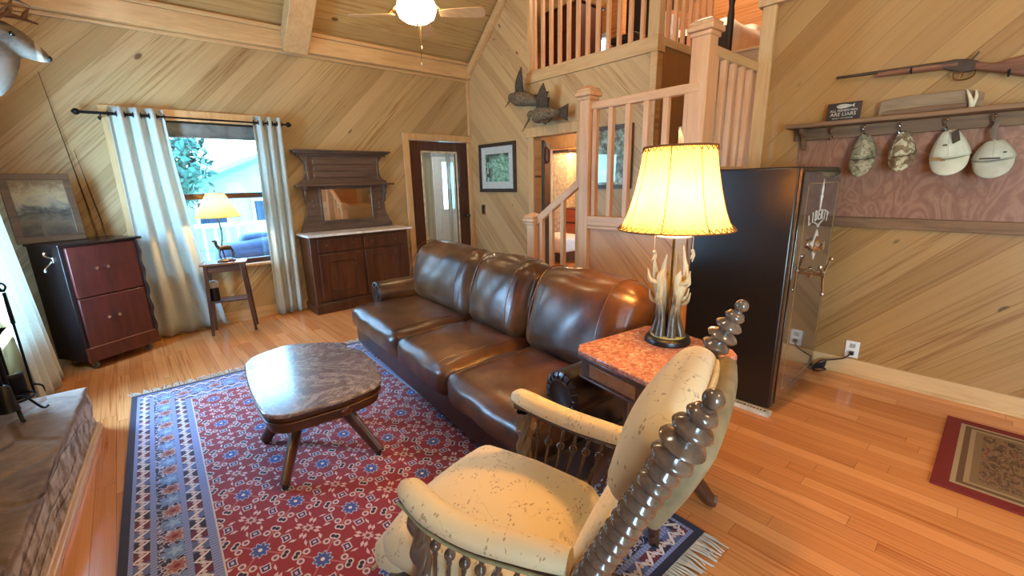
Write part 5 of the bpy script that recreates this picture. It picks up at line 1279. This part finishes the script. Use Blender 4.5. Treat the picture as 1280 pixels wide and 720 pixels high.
# ------------------------------------------------------------------ framed pictures on the east wall
def framed(label, y0, y1, z0, z1, mats, fw_=.045, mw_=.07, mat_frame=None):
    t = thing('framed_picture', label, 'picture', (XE-.004, 0, 0), 0, 'framed prints on the pine wall')
    mb = MB()
    for a, b_, c, d in ((y0, y1, z0, z0+fw_), (y0, y1, z1-fw_, z1), (y0, y0+fw_, z0+fw_, z1-fw_), (y1-fw_, y1, z0+fw_, z1-fw_)): mb.box((-.028, a, c), (0, b_, d))
    mb.build('frame', mat_frame, t, bevel=.004)
    if mw_: MB().box((-.012, y0+fw_, z0+fw_), (-.004, y1-fw_, z1-fw_)).build('mount_board', m_white, t, bevel=0)
    k = fw_+mw_
    MB().box((-.015, y0+k, z0+k), (-.011, y1-k, z1-k)).build('print', mats, t, bevel=0)
    MB().box((-.02, y0+fw_-.002, z0+fw_-.002), (-.018, y1-fw_+.002, z1-fw_+.002)).build('picture_glass', m_glass, t, bevel=0)
    return t
def m_forest():
    m = new_mat('forest_print'); x, y, z = sep(opos()); n = noise(opos(), 26, 6, .75); n2 = noise(opos(), 6, 4, .6)
    c = ramp(n, [(.34, (40, 84, 66)), (.43, (92, 158, 124)), (.52, (158, 214, 182)), (.62, (226, 246, 232))])
    edge = mx(sstep(y, 5.10, 5.22), sstep(z, 1.80, 1.90))
    c = mix(edge*sstep(n2, .42, .5), c, C8(40, 42, 34)); bsdf(c, .35); return m
fd = plain('grey_brown_frame', (66, 52, 38), .4)
framed('large framed green forest print with white mount on the pine wall', 4.62, 5.44, 1.36, 2.05, m_forest(), .05, .10, fd)
def m_portrait():
    m = new_mat('dim_print'); x, y, z = sep(opos()); n = noise(opos(), 14, 5, .7)
    c = ramp(n, [(.36, (60, 58, 50)), (.5, (120, 122, 104)), (.62, (190, 206, 190))]); bsdf(c, .3); return m
framed('framed print behind the stair balusters', 2.76, 3.26, 1.40, 2.08, m_portrait(), .045, .0, plain('grey_frame', (86, 76, 66), .4))
# ------------------------------------------------------------------ ceiling fan
FX_, FY_ = 2.32, 3.87
t = thing('ceiling_fan', 'ceiling fan with four pale wooden blades and a bright glass bowl light', 'ceiling fan', (FX_, FY_, 0))
MB().tube([(0, 0, 3.42), (0, 0, ceil_z(FY_)-.02)], .014, 12).build('downrod', m_brass, t)
MB().lathe([(0, 3.25), (.06, 3.25), (.11, 3.28), (.13, 3.33), (.12, 3.40), (.06, 3.44), (0, 3.44)], 28).build('motor_housing', m_brass, t)
MB().lathe([(.02, ceil_z(FY_)-.12), (.06, ceil_z(FY_)-.08), (.07, ceil_z(FY_)+.02)], 20).build('ceiling_canopy', m_brass, t)
m_blade = wood('fan_blade_wood', (206, 158, 104), (226, 184, 132), 0, .4)
for k in range(4):
    an = R(-42+90*k)
    Mk = Rot(an, 'Z') @ Tr(0, 0, 3.005) @ Rot(R(0), 'Y') @ Rot(R(-13), 'X')
    pl = [(.21, -.045), (.3, -.062), (.5, -.074), (.59, -.076), (.62, -.05), (.63, 0), (.62, .05), (.59, .076), (.5, .074), (.3, .06), (.21, .045)]
    bl = MB().prism(pl, .008, Mk).build('fan_blade', m_blade, t, bevel=.002)
    MB().bar(Mk @ Vector((.05, 0, .17)), Mk @ Vector((.25, 0, .012)), .035, .008).build('blade_arm', m_brass, bl)
MB().lathe([(.05, 3.12), (.075, 3.13), (.08, 3.18), (.06, 3.25)], 24).build('light_fitter', m_brass, t)
bowl = emis('frosted_glass_lit', (255, 226, 176), 28)
prof = [(.075, 3.13), (.13, 3.12), (.17, 3.09), (.185, 3.045), (.16, 2.985), (.10, 2.945), (.03, 2.93), (0, 2.932)]
MB().surf(lambda u, v: (lambda r, z: Vector((r*(1+.03*math.cos(12*PI*u))*math.cos(2*PI*u), r*(1+.03*math.cos(12*PI*u))*math.sin(2*PI*u), z)))(*[interp([Vector((a, b_, 0)) for a, b_ in prof], 29)[int(round(v*28))][i] for i in (0, 1)]), 60, 28, True).build('glass_bowl', bowl, t, smooth=80)
MB().lathe([(0, 2.912), (.01, 2.916), (.014, 2.93), (0, 2.935)], 12).build('bowl_finial', m_brass, t)
for x, y, z1, z0 in ((.00, -.03, 2.94, 2.60), (.05, .03, 2.95, 2.76)):
    c = MB().tube([(x, y, z1), (x, y, z0)], .0022, 6).build('pull_chain', m_brass, t)
    MB().lathe([(0, z0-.03), (.006, z0-.026), (.008, z0-.012), (.003, z0), (0, z0)], 10, Tr(x, y, 0)).build('chain_pull', m_ivory, c)
# ------------------------------------------------------------------ outdoors beyond the window
g = struct(MB().box((-8, YN+.15, -.25), (2.85, 26, -.2)).build('ground_outside', plain('pale_ground', (150, 160, 140), .9, var=.2, scale=2), smooth=0))
dk_ = struct(MB().box((-3, YN+.15, -.1), (2.85, 9.2, -.05)).build('deck_outside', plain('deck_boards', (150, 160, 170), .7), smooth=0))
m_siding = planks('teal_siding', (1, 0, 0), (0, 0, 1), .16, [(150, 192, 198), (158, 200, 206)], knots=0, grain=.2)
hs = thing('neighbour_house', 'pale blue house with low gable roof seen through the window', 'house', (1.2, 15.0, -.5))
MB().prism([(-.4, 0), (5.6, 0), (5.6, 1.75), (2.6, 3.0), (-.4, 1.72)], 5, M3((0, 5, 0), (1, 0, 0), (0, 0, 1), (0, -1, 0))).build('house_wall', m_siding, hs, smooth=0)
MB().bar((-.7, 2.3, 1.64), (2.65, 2.3, 3.06), 5.6, .14).bar((5.9, 2.3, 1.64), (2.55, 2.3, 3.06), 5.6, .14).build('roof', plain('teal_roof', (96, 150, 158), .7), hs)
for x in (.3, 1.7, 3.4): 
    f_ = MB().box((x, -.06, .9), (x+.8, 0, 1.7)).build('window_frame', m_white, hs, bevel=.01)
    MB().box((x+.08, -.075, .98), (x+.72, -.06, 1.62)).build('pane', plain('dark_pane', (40, 60, 80), .1), f_, bevel=0)
fn_ = thing('deck_railing', 'white deck railing outside the window', 'railing', (0, 9.0, -.05))
MB().box((-2.5, -.03, .9), (2.7, .03, .97)).build('top_rail', m_white, fn_, bevel=.005)
for k in range(30): MB().box((-2.45+.17*k, -.02, .08), (-2.41+.17*k, .02, .9)).build('picket', m_white, fn_, bevel=0)
MB().box((-2.5, -.03, .03), (2.7, .03, .09)).build('bottom_rail', m_white, fn_, bevel=.005)
gc = thing('covered_grill', 'dark covered patio furniture outside the lower window pane', 'patio furniture', (1.35, 6.6, -.05))
MB().cushion((0, 0, .42), (1.1, .55, .84), .16, (.04, .03, .06), 12, fn=lambda q, x, y, z: q+Vector((.02*math.sin(8*q.z), .02*math.sin(11*q.x), .015*math.sin(7*q.x)))).build('cover', plain('navy_cover', (52, 62, 90), .6), gc, smooth=80)
MB().cushion((.1, .15, .84), (.7, .3, .2), .08, (0, 0, .02), 8).build('cover_hump', plain('navy_cover_top', (60, 70, 98), .6), gc, smooth=80)
random.seed(21)
for i, (x, y, hh, r0) in enumerate(((.95, 12.2, 3.1, .75), (-3.0, 15.5, 5.0, 1.6))):
    tr_ = thing('tree', ('leafy tree left in the upper window pane', 'taller tree farther left beyond the house')[i], 'tree', (x, y, -.2), 0, 'trees outside the window')
    MB().tube([(0, 0, 0), (.05, 0, hh*.4), (0, 0, hh*.75)], [.14, .1, .04], 10).build('trunk', m_brown, tr_)
    mb = MB()
    for k in range(1500):
        d_ = Vector((random.gauss(0, 1), random.gauss(0, 1), random.gauss(0, 1))).normalized()*r0*random.uniform(.45, 1.05); d_.z *= 1.25
        c = Vector((0, 0, hh*.72))+d_; a_ = Vector((random.uniform(-1, 1), random.uniform(-1, 1), random.uniform(-1, 1))).normalized(); b2 = a_.cross(d_).normalized() if a_.cross(d_).length > .01 else Vector((1, 0, 0))
        s2 = random.uniform(.05, .10)
        mb.face([mb.bm.verts.new(c+a_*s2*1.4), mb.bm.verts.new(c+b2*s2*.6), mb.bm.verts.new(c-a_*s2*1.4), mb.bm.verts.new(c-b2*s2*.6)])
    f_ = mb.build('foliage', plain('leaf_%d' % i, (70, 140, 120), .7, var=.3, scale=3), tr_, smooth=0); f_['kind'] = 'stuff'
# ------------------------------------------------------------------ light
w = bpy.data.worlds.new('sky'); sc.world = w; w.use_nodes = True; NT = w.node_tree; NT.nodes.clear()
P = E(NT.nodes.new('ShaderNodeTexCoord').outputs['Generated']); z = sep(P)[2]
bg = NT.nodes.new('ShaderNodeBackground'); put(bg.inputs[0], ramp(z, [(0, (150, 208, 236)), (.3, (140, 200, 248)), (1, (110, 170, 246))])); bg.inputs[1].default_value = 15.0
o = NT.nodes.new('ShaderNodeOutputWorld'); NT.links.new(bg.outputs[0], o.inputs[0])
def light(name, kind, loc, energy, color, size=.1, rot=None, sy=None):
    d = bpy.data.lights.new(name, kind); d.energy = energy; d.color = color
    if kind == 'AREA':
        d.size = size
        if sy: d.shape = 'RECTANGLE'; d.size_y = sy
    elif kind == 'POINT': d.shadow_soft_size = size
    o = bpy.data.objects.new(name, d); COL.objects.link(o); o.location = loc
    if rot: o.rotation_euler = rot
    return o
p_ = light('window_portal', 'AREA', ((WIN[0]+WIN[1])/2, YN+.14, 1.4), 1, (1, 1, 1), 1.3, (R(-90), 0, 0), 1.55); p_.data.cycles.is_portal = True
light('daylight_side_window', 'AREA', (XW-.35, 4.25, 1.25), 230, (.34, .62, 1.0), 1.0, (R(90), 0, R(-90)), 1.1)
light('daylight_near_window', 'AREA', (XW-.35, -2.2, 1.35), 170, (.66, .86, 1.0), 1.4, (R(90), 0, R(-90)), 1.5)
# two added fill lights, then lamps in the loft and the rooms beyond
light('fill_behind_camera', 'POINT', (1.2, -1.6, 3.2), 58, (1, .74, .46), .25)  # warm fill added behind the camera, no fixture there
light('fill_overhead', 'POINT', (.4, 1.2, 4.2), 62, (1, .86, .64), .25)  # unseen fill added high overhead to brighten the room
light('loft_lamp', 'POINT', (5.8, 2.9, 4.7), 130, (1, .76, .52), .15)
light('bedroom_lamp', 'POINT', (6.9, 5.9, 2.3), 90, (1, .66, .36), .12)
light('hall_lamp', 'POINT', (4.9, 4.2, 2.4), 24, (1, .82, .6), .1)
light('vestibule_lamp', 'POINT', (4.0, 6.9, 2.3), 35, (1, .98, .94), .12)
sc.view_settings.view_transform = 'Standard'; sc.view_settings.look = 'None'; sc.view_settings.gamma = 1; sc.view_settings.use_curve_mapping = False
sc.view_settings.exposure = 0.45
sc.cycles.use_denoising = True
sc.cycles.max_bounces = 8; sc.cycles.diffuse_bounces = 5; sc.cycles.transparent_max_bounces = 12
sc.cycles.sample_clamp_indirect = 8
